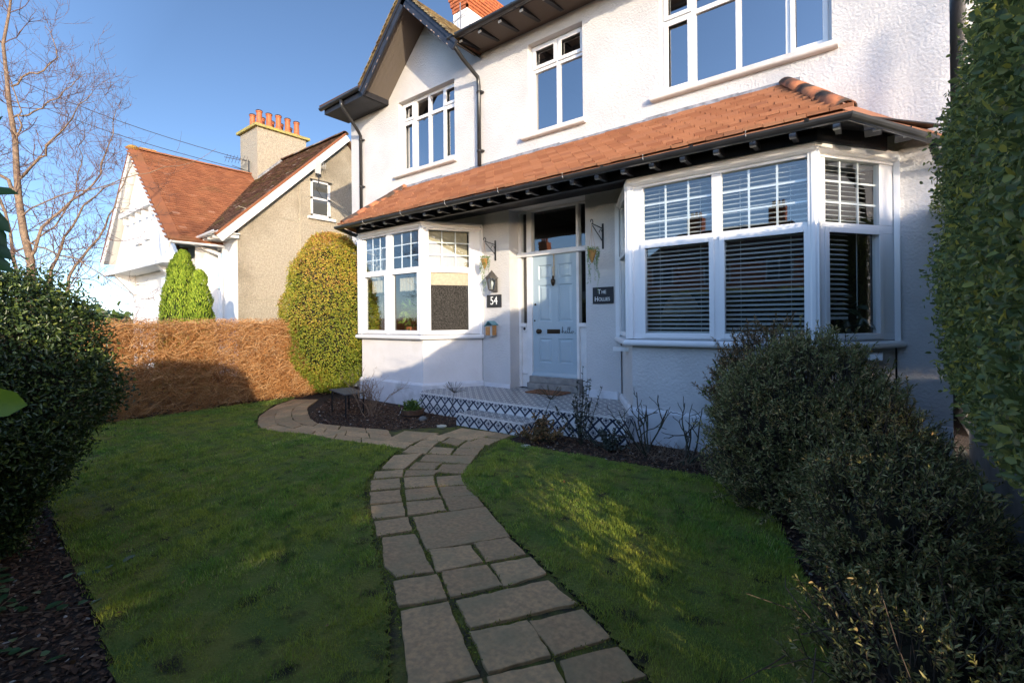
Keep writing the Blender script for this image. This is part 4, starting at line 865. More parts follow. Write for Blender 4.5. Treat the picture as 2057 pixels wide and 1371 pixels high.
for (ex, ez), sgn in ((FL, -1), (FRr, 1)):
    U_ = Vector((0, 1, 0)); Vv = Vector((AX - ex, 0, AZ - ez)); Lh = Vv.length
    d_ = Vv.normalized(); n_ = Vector((d_.z, 0, -d_.x)) if sgn > 0 else Vector((-d_.z, 0, d_.x)); n_ = n_ if n_.z > 0 else -n_
    for k in range(int(Lh / .1)):
        y0 = YF - .05
        while y0 < YF + 1.5:
            w_ = .166 if y0 > YF else random.choice((.166, .24)); o_ = Vector((ex, 0, ez + .035)) + d_ * (k * .1 + random.uniform(-.006, .006)); h_ = random.uniform(.022, .032); ya = y0 + random.uniform(-.006, .004)
            q = [o_ + n_ * h_, o_ + d_ * .12 + n_ * .004]; tv.add([(p.x, y_, p.z) for y_ in (ya, y0 + w_ - .004) for p in (q[0], q[1])] + [(p.x - n_.x * .018, y_, p.z - n_.z * .018) for y_ in (ya, y0 + w_ - .004) for p in (q[0], q[1])], [(0, 1, 3, 2), (0, 4, 5, 1), (0, 2, 6, 4), (2, 3, 7, 6)]); y0 += w_
tv.build('verge_tiles', mat('lichened verge tile', (.16, .11, .07), .95, (.34, .27, .14), 9, bump=.006, bscale=40, dark=(.06, .045, .035), dscale=6), gable)
bb = MB(); un = MB(); bf = MB()
for (ex, ez), sgn in ((FL, -1), (FRr, 1)):
    d = Vector((ex - AX, 0, ez - AZ)); L_ = d.length; d.normalize(); nrm = Vector((d.z, 0, -d.x)) if sgn > 0 else Vector((-d.z, 0, d.x))
    if nrm.z > 0: nrm = -nrm
    A = Vector((AX, 0, AZ)); B = A + d * (L_ + .06)
    o = Vector((0, YF, 0)); w1 = nrm * .155
    vs = [A + o, B + o, B + o + w1, A + o + w1]; vs += [q + Vector((0, .03, 0)) for q in vs]
    bb.add(vs, [(0, 1, 2, 3), (4, 7, 6, 5), (0, 4, 5, 1), (1, 5, 6, 2), (2, 6, 7, 3)])
    w2 = nrm * .035; vs = [A + o - Vector((0, .02, 0)), B + o - Vector((0, .02, 0)), B + o + w2 * 1.5 - Vector((0, .02, 0)), A + o + w2 * 1.5 - Vector((0, .02, 0))]; vs += [q + Vector((0, .02, 0)) for q in vs]
    bb.add(vs, [(0, 1, 2, 3), (4, 7, 6, 5), (0, 4, 5, 1), (1, 5, 6, 2), (2, 6, 7, 3)])
    w3 = nrm * .04
    q = [A + Vector((0, YF + .03, 0)) + w3, B + Vector((0, YF + .03, 0)) + w3, B + Vector((0, 6.04, 0)) + w3, A + Vector((0, 6.04, 0)) + w3]
    un.add(q, [(0, 1, 2, 3)])
    for k in range(6):
        y = YF + .1 + .1 * k; a_ = A + w3 * 1.02; c_ = B + w3 * 1.02
        un.add([a_ + Vector((0, y, 0)) + nrm * .004, c_ + Vector((0, y, 0)) + nrm * .004, c_ + Vector((0, y + .012, 0)) + nrm * .004, a_ + Vector((0, y + .012, 0)) + nrm * .004], [(0, 1, 2, 3)])
    for k in range(9):      # flakes where the paint has peeled
        t = random.uniform(.1, .95); s_ = random.uniform(.02, .07); m_ = A + d * (L_ * t) + w1 * .93 + Vector((0, YF - .002, 0))
        bf.add([m_, m_ + d * s_, m_ + d * s_ * .8 - nrm * .012, m_ - nrm * .01], [(0, 1, 2, 3)])
bar = bb.build('bargeboard', mat('navy black bargeboard', (.018, .022, .032), .45, (.03, .035, .05), 8), gable); bf.build('peeled_paint', mat('bare pinkish wood', (.45, .32, .25), .9), bar)
un.build('gable_soffit', M['soffit'], gable)
pu = MB(); pu.box((-7.88, 5.44, 5.70), (-7.83, 6.04, 5.93)); pu.build('end_board', M['black'], gable); pu = MB(); pu.box((-7.76, 5.44, 6.00), (-7.68, 6.04, 6.06)); pu.build('purlin', mat('peeling pinkish paint', (.42, .33, .28), .9, (.2, .15, .13), 40), gable)
for pts in ([(-5.40, YG, 5.86), (-5.40, YG + .01, 5.76), (-5.38, 5.60, 5.62), (-5.36, 5.95, 5.44), (-5.36, 5.97, 5.30), (-5.36, 5.97, 3.97)],
            [(-8.55, YG, 5.80), (-8.55, YG + .01, 5.70), (-8.68, 5.90, 5.36), (-8.70, 5.97, 5.28), (-8.70, 5.97, 3.3)]):
    dp = MB(); dp.tube(pts, .034, 12)
    for z in (5.18, 4.2): dp.lathe([(.042, z), (.042, z + .035)], (pts[-1][0], 5.97, 0), 12); dp.box((pts[-1][0] + .02, 5.96, z + .005), (pts[-1][0] + .075, 6.02, z + .03))
    dp.build('downpipe', M['blackpvc'], house, smooth=True)
# ---- house chimney
ch = MB(); ch.box((-8.95, 9.0, 6.5), (-8.45, 11.0, 9.42)); chim = ch.build('chimney', M['bright_white'], house)
cb = MB()
for k in range(9):
    z = 9.42 + .078 * k; o_ = .02 + .018 * min(k, 4)
    L_ = .22
    for (a, b, c, d) in ((-8.95 - o_, -8.45 + o_, 9.0 - o_, 11 + o_),):
        cb.box((a + .012, c + .012, z), (b - .012, d - .012, z + .078), r=.2)
        xx = a + (.11 if k % 2 else 0)
        while xx < b: cb.box((xx, c, z + .008), (min(xx + L_ - .01, b), c + .05, z + .07)); xx += L_
        yy = c + (.11 if k % 2 else 0)
        while yy < d: cb.box((b - .05, yy, z + .008), (b, min(yy + L_ - .01, d), z + .07)); yy += L_
cb.build('brickwork', M['brick'], chim)
cpot = MB(); cpot.lathe([(.15, 9.9), (.14, 10.45), (.17, 10.47), (.17, 10.56), (.13, 10.58)], (-8.45, 10.75, -.62), 16); cpot.build('chimney_pot', M['terracotta'], chim, smooth=False)
ant = empty('tv_aerial', (-8.35, 8.6, 8.0), 0, 'tangled old television aerial fixed beside the white chimney of the near house', 'aerial')
am = MB(); am.tube([(-8.55, 8.85, 7.6), (-8.55, 8.85, 9.5)], .015, 6); am.build('mast', M['alu'], ant)
ad = MB(); ad.tube([(-8.85, 8.9, 9.1), (-8.2, 8.75, 9.15)], .008, 5)
for k in range(6): ad.tube([(-8.8 + .1 * k, 8.7, 9.0), (-8.82 + .1 * k, 9.0, 9.22)], .004, 4)
ad.build('elements', M['alu'], ant)

# ------------------------------------------------------------------ things fixed to the house front
def plaque(name, x0, x1, z0, z1, label, cat, lines, sizes):
    t = empty(name, ((x0 + x1) / 2, YW, (z0 + z1) / 2), 0, label, cat)
    b = MB(); b.box((x0, YW - .022, z0), (x1, YW - .004, z1)); b.build('plaque', M['slate'], t, bevel=.003)
    for (s_, dx_, dz_), sz in zip(lines, sizes): text('lettering', s_, sz, ((x0 + x1) / 2 + dx_, YW - .024, (z0 + z1) / 2 + dz_), M['whitepaint'], t, xs=.85)
    return t
plaque('number_sign', -5.258, -4.952, 1.605, 1.812, 'dark slate house number sign reading 54 below the wall lantern', 'sign', [('54', 0, .0)], [.19])
plaque('name_sign', -3.28, -2.965, 1.61, 1.84, 'dark slate name sign reading The Hollies right of the front door', 'sign',
       [('T', -.052, .048), ('HE', .018, .043), ('H', -.098, -.052), ('OLLIES', .022, -.056)], [.095, .07, .095, .07])
# wall lantern
ln = empty('wall_lantern', (-5.08, YW, 2.0), 0, 'weathered grey four sided wall lantern above the number 54', 'lantern')
lx, ly = -5.02, 5.86
def frustum(mb, c, w0, w1, z0, z1, k=6, rot=0):
    vs = [(c[0] + w * math.cos(rot + 2 * math.pi * i / k), c[1] + w * math.sin(rot + 2 * math.pi * i / k), z) for w, z in ((w0, z0), (w1, z1)) for i in range(k)]
    mb.add(vs, [(i, (i + 1) % k, k + (i + 1) % k, k + i) for i in range(k)] + [tuple(range(k))[::-1], tuple(range(k, 2 * k))])
lm = MB()
for i in range(6):
    a = 2 * math.pi * i / 6; lm.tube([(lx + .055 * math.cos(a), ly + .055 * math.sin(a), 1.885), (lx + .09 * math.cos(a), ly + .09 * math.sin(a), 2.065)], .007, 5)
frustum(lm, (lx, ly), .04, .06, 1.865, 1.887); frustum(lm, (lx, ly), .115, .115, 2.065, 2.078); frustum(lm, (lx, ly), .108, .055, 2.078, 2.135); frustum(lm, (lx, ly), .055, .04, 2.135, 2.16)
lm.lathe([(.02, 2.16), (.024, 2.175), (.012, 2.185), (.004, 2.20)], (lx, ly, 0), 10)
lm.build('lantern_frame', M['lanternmetal'], ln)
lg = MB(); frustum(lg, (lx, ly), .052, .086, 1.888, 2.064); lg.build('glass', M['glass'], ln)
MB().lathe([(.012, 1.89), (.012, 1.93), (.026, 1.96), (.03, 1.99), (.02, 2.02), (.005, 2.03)], (lx, ly, 0), 12).build('bulb', M['bulb'], ln, smooth=True)
lk = MB(); lk.box((-5.12, YW - .02, 1.85), (-5.04, YW, 2.06)); lk.tube([(-5.08, YW - .01, 2.0), (-5.075, 5.95, 1.90), (-5.05, 5.90, 1.85), (lx, ly, 1.855)], .009, 6); lk.build('wall_bracket', M['lanternmetal'], ln)
# hanging brackets with trailing plants
def bracket(x, z0, z1, arm, label):
    t = empty('hanging_bracket', (x, YW, z0), 0, label, 'bracket')
    b = MB(); b.box((x - .011, YW - .016, z0), (x + .011, YW, z1)); zt = z1 - .07; y1 = YW - arm
    b.tube([(x, YW - .01, zt), (x, y1 + .02, zt + .025)], .007, 6); b.tube([(x, YW - .01, z0 + .10), (x, y1 + .04, zt + .0)], .007, 6)
    b.tube([(x, y1 + .02 + .03 * math.sin(a), zt + .05 - .03 * math.cos(a)) for a in [k * .5 for k in range(11)]], .007, 6)
    b.tube([(x, YW - .07 - .045 * math.cos(a), zt - .07 + .045 * math.sin(a)) for a in [k * .45 for k in range(8)]], .005, 5)
    b.build('ironwork', M['iron'], t); return (x, y1 + .015, zt + .025)
tipL = bracket(-5.075, 2.37, 2.70, .29, 'black scrolled iron bracket on the wall above the wall lantern')
tipR = bracket(-3.12, 2.37, 2.72, .34, 'black scrolled iron bracket on the wall above the house name sign')
def hanging(tip, drop, label, trail, wild, green=1.0):
    t = empty('hanging_plant', tip, 0, label, 'hanging plant'); x, y, z = tip; zb = z - drop
    c = MB()
    for a in (0, 2.1, 4.2): c.tube([(x, y, z), (x + .005 * math.cos(a), y + .005 * math.sin(a), z - .1), (x + .055 * math.cos(a), y + .055 * math.sin(a), zb)], .0025, 4)
    c.build('cord', M['jute'], t)
    MB().lathe([(.006, zb - .17), (.03, zb - .11), (.05, zb - .05), (.062, zb), (.055, zb)], (x, y, 0), 14).build('cone_basket', M['basket'], t, smooth=False)
    Ps = []; ns = 26
    for i in range(ns):
        a = rng.uniform(0, 2 * np.pi); r = rng.uniform(.045, .085); L = rng.uniform(.12, trail) if i % 2 else rng.uniform(.05, .2)
        for k in range(int(L / .011)):
            s_ = k * .011; Ps.append((x + (r + .02 * math.sin(s_ * 20 + a)) * math.cos(a), y + r * math.sin(a), zb + .02 - s_ + (.02 if s_ < .03 else 0)))
    for i in range(110): Ps.append((x + rng.normal(0, .04), y + rng.normal(0, .04), zb + rng.uniform(-.02, .035)))
    P = np.array(Ps); n = len(P); leaves('trailing_leaves', P, rvec(n), rvec(n), rng.uniform(.012, .024, n), .010, M['lf_trail'], t); return t
hanging(tipL, .28, 'sunlit trailing plant in a cone basket hanging left of the wall lantern', .55, 1); hanging(tipR, .36, 'shaded trailing plant in a cone basket hanging right of the front door', .60, 0)
# insect house
bx = empty('insect_house', (-5.115, YW, 1.25), 0, 'small tilted wooden insect house with teal roof on the wall below number 54', 'insect house')
b = MB(); fr_ = Fr((-5.19, YW - .02, 0), (math.cos(R(-4)), math.sin(R(-4))))
b.prism([(-5.19, 5.90), (-5.065, 5.90), (-5.065, YW), (-5.19, YW)], 1.135, 1.30); bo = b.build('body', M['boxside'], bx)
b = MB(); b.box((-5.062, 5.91, 1.15), (-5.05, 6.0, 1.31)); b.box((-5.185, 5.885, 1.15), (-5.10, 5.898, 1.29)); b.build('front_panel', M['boxwood'], bx)
b = MB(); b.slab([(-5.21, 5.88, 1.29), (-5.127, 5.88, 1.375), (-5.127, YW, 1.375), (-5.21, YW, 1.29)][::-1], .012); b.slab([(-5.127, 5.88, 1.375), (-5.035, 5.88, 1.31), (-5.035, YW, 1.31), (-5.127, YW, 1.375)][::-1], .012); b.build('roof', M['teal'], bx)

# ------------------------------------------------------------------ plants and small things near the house
def bare_shrub(name, base, n, hgt, spread, m, label, cat='shrub', leafm=None, nl=0, thick=.006, up=.9):
    t = empty(name, base, 0, label, cat); polys = []; rad = []; ends = []
    def grow(p, d, L, r, lev):
        pts = [p]; q = p.copy(); dd = d.copy()
        for k in range(4): dd = unit(dd + rng.normal(0, .16, 3) + [0, 0, .05]); q = q + dd * L / 4; pts.append(q.copy())
        polys.append(pts); rad.append(np.linspace(r, r * .6, 5)); 
        if lev < 3:
            for _ in range(rng.integers(2, 4)): grow(pts[rng.integers(2, 5)], unit(dd + rng.normal(0, .5, 3) + [0, 0, .15]), L * rng.uniform(.5, .75), r * .6, lev + 1)
        else: ends.append(pts[-1])
    for i in range(n):
        a = rng.uniform(0, 2 * np.pi); s_ = rng.uniform(.1, 1) * spread
        grow(np.array(base) + [rng.normal(0, .05), rng.normal(0, .05), 0], unit(np.array([math.cos(a) * s_, math.sin(a) * s_, up])), hgt * rng.uniform(.38, .5), thick, 0)
    tubes('stem', polys, rad, m, t, 4)
    if nl:
        e = np.array(ends); P = e[rng.integers(0, len(e), nl)] + rng.normal(0, .012, (nl, 3)); leaves('foliage', P, rvec(nl), rvec(nl), .022, .010, leafm, t)
    return t
bare_shrub('hydrangea', (-6.05, 4.25, 0), 13, .78, .95, M['twig_tan'], 'leafless tan shrub with dry twigs under the left bay window', leafm=M['lf_dry'], nl=90, thick=.007)
def rose(base, n, h, label):
    t = empty('rose_bush', base, 0, label, 'rose bush'); polys, rad = [], []
    def grow(p, d, L, r, lev):
        pts = [p]; q = p.copy(); dd = d
        for k in range(4): dd = unit(dd + rng.normal(0, .22, 3)); q = q + dd * L / 4; pts.append(q.copy())
        polys.append(pts); rad.append(np.linspace(r, r * .75, 5))
        if lev < 2:
            for _ in range(2): grow(pts[rng.integers(2, 5)], unit(dd + rng.normal(0, .6, 3) + [0, 0, .2]), L * .55, r * .65, lev + 1)
    for i in range(n):
        a = rng.uniform(0, 6.28); grow(np.array(base, float) + [rng.normal(0, .04), rng.normal(0, .03), 0], unit(np.array([math.cos(a) * .65, math.sin(a) * .35, .9])), h * rng.uniform(.6, .9), .009, 0)
    tubes('stem', polys, rad, M['twig'], t, 5); return t
rose((-1.98, 4.72, 0), 7, .62, 'bare rose bush with crossing dark stems against the wall right of the porch')
rose((-1.50, 4.60, 0), 6, .60, 'bare rose bush between the right bay wall and the dark narrow leafed shrub')
def shoots(name, base, n, h, spread, m, label, cat, L=.035, W_=.02, per=26, stem=M['twig']):
    t = empty(name, base, 0, label, cat); P, A, pol, rad = [], [], [], []
    for i in range(n):
        a = rng.uniform(0, 6.28); s_ = rng.uniform(0, spread); hh = h * rng.uniform(.45, 1) * (1 if s_ < spread * .4 else .75); b0 = np.array(base, float); pts = [b0 + np.array([math.cos(a) * s_ * (k / 4) ** .8, math.sin(a) * s_ * (k / 4) ** .8, hh * k / 4]) + rng.normal(0, .008, 3) for k in range(5)]
        pol.append(pts); rad.append(np.linspace(.005, .002, 5))
        for k in range(per):
            u = rng.uniform(.25, 1); j = min(3, int(u * 4)); q = pts[j] + (pts[j + 1] - pts[j]) * (u * 4 - j); P.append(q); A.append(rvec(1)[0] + [0, 0, .3])
    tubes('stem', pol, rad, stem, t, 4); n_ = len(P); leaves('foliage', np.array(P), np.array(A), rvec(n_) + [0, 0, .8], L, W_, m, t); return t
shoots('young_holly', (-2.72, 4.68, 0), 16, .92, .34, M['lf_dark'], 'upright young holly with small dark leaves before the right end of the porch', 'shrub')
shoots('low_shrub', (-3.15, 4.48, 0), 24, .34, .34, M['lf_bronze'], 'low bronze leafed shrub beside the lower tiled step', 'shrub', L=.045, W_=.022)
shoots('low_shrub', (-2.35, 4.62, 0), 20, .26, .30, M['lf_dark'], 'low dark leafed shrub below the right end of the tiled porch', 'shrub', L=.035, W_=.018)
def tufts(P_, n, label, name='dead_stems'):
    pol, rad = [], []
    xs = [p[0] for p in P_]; ys = [p[1] for p in P_]
    while len(pol) < n:
        x, y = rng.uniform(min(xs), max(xs)), rng.uniform(min(ys), max(ys))
        if not inpoly(x, y, P_): continue
        q = np.array([x, y, 0.]); d = unit(np.array([rng.normal(0, .6), rng.normal(0, .6), .9])); L = rng.uniform(.05, .19)
        pol.append([q, q + d * L * .5, q + d * L + [0, 0, -.02]]); rad.append([.003, .0025, .0015])
    return tubes(name, pol, rad, M['twig_tan'], None, 3)
o = tufts([(-2.25, 4.45), (-1.05, 4.5), (-.9, 5.05), (-2.2, 5.05)], 330, ''); tag(o, 'patch of cut back tan perennial stems at the foot of the bare roses', 'perennial stems')
def allium(base, top, r, label):
    t = empty('allium_seedhead', base, 0, label, 'seed head'); s_ = MB(); s_.tube([base, ((base[0] + top[0]) / 2 + .01, (base[1] + top[1]) / 2, top[2] / 2), top], .0045, 5, .0035); s_.build('stem', M['twig'], t)
    pol, rad = [], []
    for i in range(26):
        a = rng.uniform(0, 6.28); e = rng.uniform(.15, 1.1); d = np.array([math.cos(a) * math.cos(e), math.sin(a) * math.cos(e), math.sin(e)]); q = np.array(top); pol.append([q, q + d * r * .5, q + d * r]); rad.append([.002, .0016, .0028])
    tubes('spokes', pol, rad, M['twig'], t, 4)
allium((-4.66, 4.50, 0), (-4.63, 4.60, .42), .17, 'dried allium seed head standing before the left part of the porch')
allium((-3.22, 4.46, 0), (-3.0, 4.5, .50), .19, 'dried allium seed head standing before the doormat')
for x, y, lb_ in ((-3.14, 4.20, 'flat round cream stone disc at the lawn edge right of the lower step'), (-4.62, 4.36, 'flat round pale disc on the bark left of the lower step')):
    d = MB().lathe([(.062, .004), (.066, .014), (.058, .022), (.05, .019), (.01, .021)], (x, y, 0), 24).build('stone_disc', M['disc'], None); tag(d, lb_, 'disc')
tub = empty('half_barrel_planter', (-5.45, 4.58, 0), 0, 'small half barrel planter with bright green plant against the left bay wall', 'planter')
tb = MB(); tb.lathe([(.135, .0), (.165, .11), (.165, .115), (.15, .115), (.14, .08), (.01, .08)], (-5.45, 4.58, 0), 22); tb.build('tub', M['woodtub'], tub)
hp = MB(); hp.lathe([(.149, .028), (.153, .045), (.15, .045)], (-5.45, 4.58, 0), 22); hp.build('hoop', M['iron'], tub)
n = 260; P = np.array([-5.47, 4.58, .09]) + rng.normal(0, 1, (n, 3)) * [.055, .055, 0] ; P[:, 2] += rng.uniform(0, .13, n); leaves('foliage', P, rvec(n) + [0, 0, .7], rvec(n), .045, .026, M['lf_green'], tub)
pb = MB(); pb.slab([(-5.66, 4.50, .03), (-5.62, 4.47, .04), (-5.60, 4.50, .13), (-5.64, 4.53, .12)], .003); pb.build('plant_label', M['plastic_label'], tub)
sn = MB(); sn.lathe([(.055, .0), (.06, .02), (.045, .05), (.012, .062)], (-5.15, 4.50, 0), 12); sn = sn.build('garden_stone', mat('grey pebble', (.16, .16, .15), .7, bump=.004, bscale=40), None, smooth=True); tag(sn, 'small rounded grey stone on the bark right of the half barrel', 'stone')
tbl = empty('garden_table', (-6.45, 4.15, 0), R(-14), 'low black metal garden table partly behind the leafless tan shrub', 'table')
tt = MB(); tt.box((-.34, -.16, .335), (.34, .16, .352)); tt = tt.build('table_top', mat('grey slatted table top', (.10, .10, .105), .5), None); tt.parent = tbl
for sx_, sy_ in ((-1, -1), (1, -1), (1, 1), (-1, 1)):
    lg_ = MB(); lg_.tube([(sx_ * .31, sy_ * .13, 0), (sx_ * .31, sy_ * .13, .335)], .012, 6); lg_ = lg_.build('leg', M['iron'], None); lg_.parent = tbl
# ------------------------------------------------------------------ the shrubs on the right
def hebe(name, mounds, nsh, m, label, L=.029, W_=.0085, per=15, sl_=.11, stemm=M['twig'], corek=.6):
    t = empty(name, (mounds[0][0], mounds[0][1], 0), 0, label, 'shrub'); tot = sum(q[6] for q in mounds); PP, AA = [], []; pol, rad = [], []
    for (x, y, z, rx, ry, rz, w) in mounds:
        n = int(nsh * w / tot); P, Nn = super_pts(n, (x, y, z), rx, ry, rz, 2.2, 0, .03, jit=.05, lump=.07, ls=3.2)
        keep = rng.random(len(P)) < .55 + .45 * np.clip(wob(P, 5.5, 1) * 2 + .5, 0, 1); P, Nn = P[keep], Nn[keep]
        d = unit(Nn * .8 + np.array([0, 0, .75]) + rng.normal(0, .28, Nn.shape)); ln_ = rng.uniform(.5, 1.25, len(P)) * sl_
        for q in np.linspace(0, 1, per):
            PP.append(P + d * (ln_ * q)[:, None]); AA.append(unit(d * (.35 + .8 * q) + rvec(len(P)) * .95))
        pol.append(np.stack([P - d * .10, P, P + d * (ln_ * .9)[:, None]], 1)); rad.append(np.tile([.003, .0022, .0015], (len(P), 1)))
        # inner woody limbs
        k = int(60 * w); e, _ = super_pts(k, (x, y, z), rx * .95, ry * .95, rz * .9, 2.2, 0, .05); k = len(e); b0 = np.array([x, y, 0.02]) + rng.normal(0, .08, (k, 3)) * [1, 1, 0]; md = (b0 + e) / 2 + rng.normal(0, .09, (k, 3)); pol.append(np.stack([b0, md, e], 1)); rad.append(np.tile([.010, .006, .003], (k, 1)))
    PP = np.concatenate(PP); AA = np.concatenate(AA); n = len(PP)
    leaves('foliage', PP, AA, rvec(n) * .6 + [0, -.2, .9], rng.uniform(.7, 1.2, n) * L, W_, m, t, fold=.12)
    tubes('stem', np.concatenate(pol), np.concatenate(rad), stemm, t, 3)
    for (x, y, z, rx, ry, rz, w) in mounds: blob('shade_core', (x, y, z), rx, ry, rz, 2.2, 0, M['core'], t, k=corek, zmin=.0)
    return t
hebe('hebe_shrub', [(-.50, 4.05, .52, .56, .52, .62, 2.4), (-.10, 3.80, .34, .38, .5, .54, 1.1), (-.02, 3.2, .22, .34, .5, .38, .9), (.10, 2.5, .06, .28, .55, .17, .5)], 7600, M['lf_hebe'],
     'large sprawling dark shrub with narrow grey green leaves in the right bed', stemm=mat('hebe stem', (.10, .075, .055), .9))
hebe('bronze_shrub', [(-.86, 4.62, .66, .40, .32, .60, 1)], 900, M['lf_bronze'], 'bronze tipped shrub under the right bay window behind the dark sprawling shrub', L=.035, W_=.010, sl_=.10)
hebe('euonymus_shrub', [(-1.12, 4.72, .58, .20, .2, .34, 1)], 240, M['lf_green'], 'small fresh green shrub at the left edge of the bronze tipped shrub', L=.03, W_=.016, sl_=.06)
k = 150; q0 = np.column_stack([rng.uniform(-.35, .45, k), rng.uniform(1.3, 3.9, k), rng.uniform(0, .18, k)]); d0 = rng.normal(0, 1, (k, 3)) * [1, 1, .25]; d0 = unit(d0) * rng.uniform(.1, .45, (k, 1)); d1 = d0 + rng.normal(0, .05, (k, 3)) + [0, 0, .03]
o = tubes('fallen_twigs', np.stack([q0, q0 + d0 * .5 + [0, 0, .03], q0 + d1], 1), np.tile([.003, .0025, .0015], (k, 1)), mat('dead brown twig', (.11, .08, .06), .9), None, 3); tag(o, kind='stuff')

# ------------------------------------------------------------------ boundary wall and the tall hedge on it
bwl = empty('boundary_wall', (.6, 2, 0), 0, 'grey cement boundary wall under the tall hedge on the right', 'wall')
b = MB(); b.box((.56, 2.0, 0), (.70, 5.98, .82)); b.build('wall', M['wallgrey'], bwl); MB().box((.56, -4.0, 0), (.70, 1.1, .82)).build('wall', M['wallgrey'], bwl); b = MB()  # wall broken out of view, letting a sun beam onto the lawn
y = 2.0
while y < 5.9: b.box((.50, y, .0), (.557, y + .585, .13 + random.uniform(-.006, .006))); y += .6
b.build('edging', M['kerbstone'], bwl)
def hedge_top(Y): return np.interp(Y, [-3.2, -1.8, -1.74, -1.50, -1.4, -.5, 1.2, 1.9, 2.3, 3.4, 3.9, 4.6, 6.1], [2.12, 2.08, 1.84, 1.84, 2.05, 2.08, 2.12, 2.45, 2.62, 2.78, 2.60, 2.42, 2.42])  # dip out of view, cut to let sun onto a lawn patch
def hedge_face(Y, Z): return np.interp(Y, [-3, 1.2, 3.0, 3.8, 6.1], [.27, .24, .225, .36, .48]) + .10 * np.clip((Z - 1.9) / .6, 0, 1) ** 2 + np.clip((1.25 - Z) / .4, 0, 1) ** 1.5 * .14
hd = empty('privet_hedge', (.75, 2, 0), 0, 'tall clipped green hedge rising over the boundary wall on the right', 'hedge')
n = 150000; Y = np.where(rng.random(n) < .16, rng.uniform(-3.1, .9, n), rng.uniform(.9, 6.05, n)); wgt = rng.random(n); u = rng.random(n)
side = wgt < .68; back = wgt > .90
top = ~side & ~back
Ht = hedge_top(Y); Z = np.where(side | back, .84 + (Ht - .84) * u, Ht); X = np.where(side, hedge_face(Y, Z), np.where(back, 1.22, .30 + u * .92))
P = np.column_stack([X, Y, Z]); Nn = np.where(side[:, None], [-1, 0, .1], np.where(back[:, None], [1, 0, .1], [0, 0, 1.])).astype(float)
P += Nn * (.045 * wob(P, 3.3)[:, None] + rng.normal(-.01, .03, (n, 1))); P[:, 2] -= np.where(top, .05 * np.abs(X - .7), 0)
# unseen gap made in the hedge foot and wall to light the lawn
k = 5200; yy = rng.uniform(1.05, 2.05, k); zz = rng.uniform(0, .86, k); md = (np.abs(zz - .56) < .16) & (np.abs(yy - 1.52) < .32) & (rng.random(k) < .86); P2 = np.column_stack([rng.uniform(.45, 1.0, k), yy, zz])[~md]
leaves('gap_foliage', P2, rvec(len(P2)), rvec(len(P2)), .05, .03, M['lf_laurel'], hd)
A = unit(Nn * .35 + rvec(n) * .8 + [0, 0, .3]); leaves('foliage', P, A, Nn + [0, 0, .25] + rvec(n) * .45, rng.uniform(.017, .031, n) * np.where(Y < .9, 2.2, 1), rng.uniform(.011, .018, n) * np.where(Y < .9, 2.2, 1), M['lf_laurel'], hd, fold=.15)
cm = MB(); ys = np.linspace(-3.05, 5.98, 60)
vs = []
for yy in ys:
    t_ = float(hedge_top(yy)); f0 = float(hedge_face(yy, 1.6))
    for xx, zz in ((f0 + .16, .95 - (.08 if 1.0 < yy < 2.1 else 0)), (f0 + .09, 1.3), (f0 + .09, t_ - .30), (f0 + .22, t_ - .09), (1.05, t_ - .10), (1.14, t_ - .3), (1.14, .95)): vs.append((xx + .012 * math.sin(yy * 17), yy, zz + .02 * math.sin(yy * 9)))
cm.add(vs, [(i * 7 + j, (i + 1) * 7 + j, (i + 1) * 7 + (j + 1) % 7, i * 7 + (j + 1) % 7) for i in range(59) for j in range(7)] + [tuple(range(7)), tuple(range(59 * 7, 60 * 7))[::-1]]); cm.build('shade_core', M['core'], hd)  # closed dark hull stands in for shade deep in the hedge
pol = []; 
for i in range(420):
    y0 = rng.uniform(-1, 5.9); z0 = rng.uniform(.9, 2.3); f0 = float(hedge_face(y0, z0)); pol.append([(f0 + .2, y0, z0), (f0 + .08, y0 + rng.normal(0, .05), z0 + .05), (f0 - .01, y0 + rng.normal(0, .09), z0 + rng.uniform(0, .14))])
tubes('stem', pol, np.tile([.005, .004, .002], (420, 1)), M['twig_tan'], hd, 4)

# ------------------------------------------------------------------ holly hedge on the left
hh = empty('holly_hedge', (-4.25, .17, 0), 0, 'big rounded dark holly hedge with sunlit top on the left', 'hedge')
P, Nn = super_pts(80000, (-4.38, .10, .90), .80, .68, .76, 3.0, .15, .05, jit=.05, lump=.06, ls=2.2)
P[:, :2] += (Nn[:, :2] * -np.clip((.9 - P[:, 2]) * .5, 0, .36)[:, None])
n = len(P); leaves('foliage', P, unit(Nn * .5 + rvec(n)), Nn + rvec(n) * .7, rng.uniform(.018, .036, n), rng.uniform(.009, .017, n), M['lf_holly'], hh, fold=.35)
blob('shade_core', (-4.38, .10, 1.0), .80, .68, .64, 3.0, .15, M['core'], hh, k=.86, zmin=.3, lump=.05, ls=1.8)
b = MB()
for i in range(7):
    a = i * .9; x = -4.3 + .25 * math.cos(a); y = .1 + .2 * math.sin(a); MB().tube([(x, y, 0), (x + random.uniform(-.05, .05), y, .5)], .035, 7, .02).build('stem', M['twig'], hh)
bs = MB()
for p, nn_ in zip(P[rng.integers(0, n, 26)], Nn): bs.lathe([(.003, -.006), (.006, 0), (.003, .006)], tuple(p), 6)
bs.build('berries', mat('red berry', (.5, .03, .02), .3), hh)
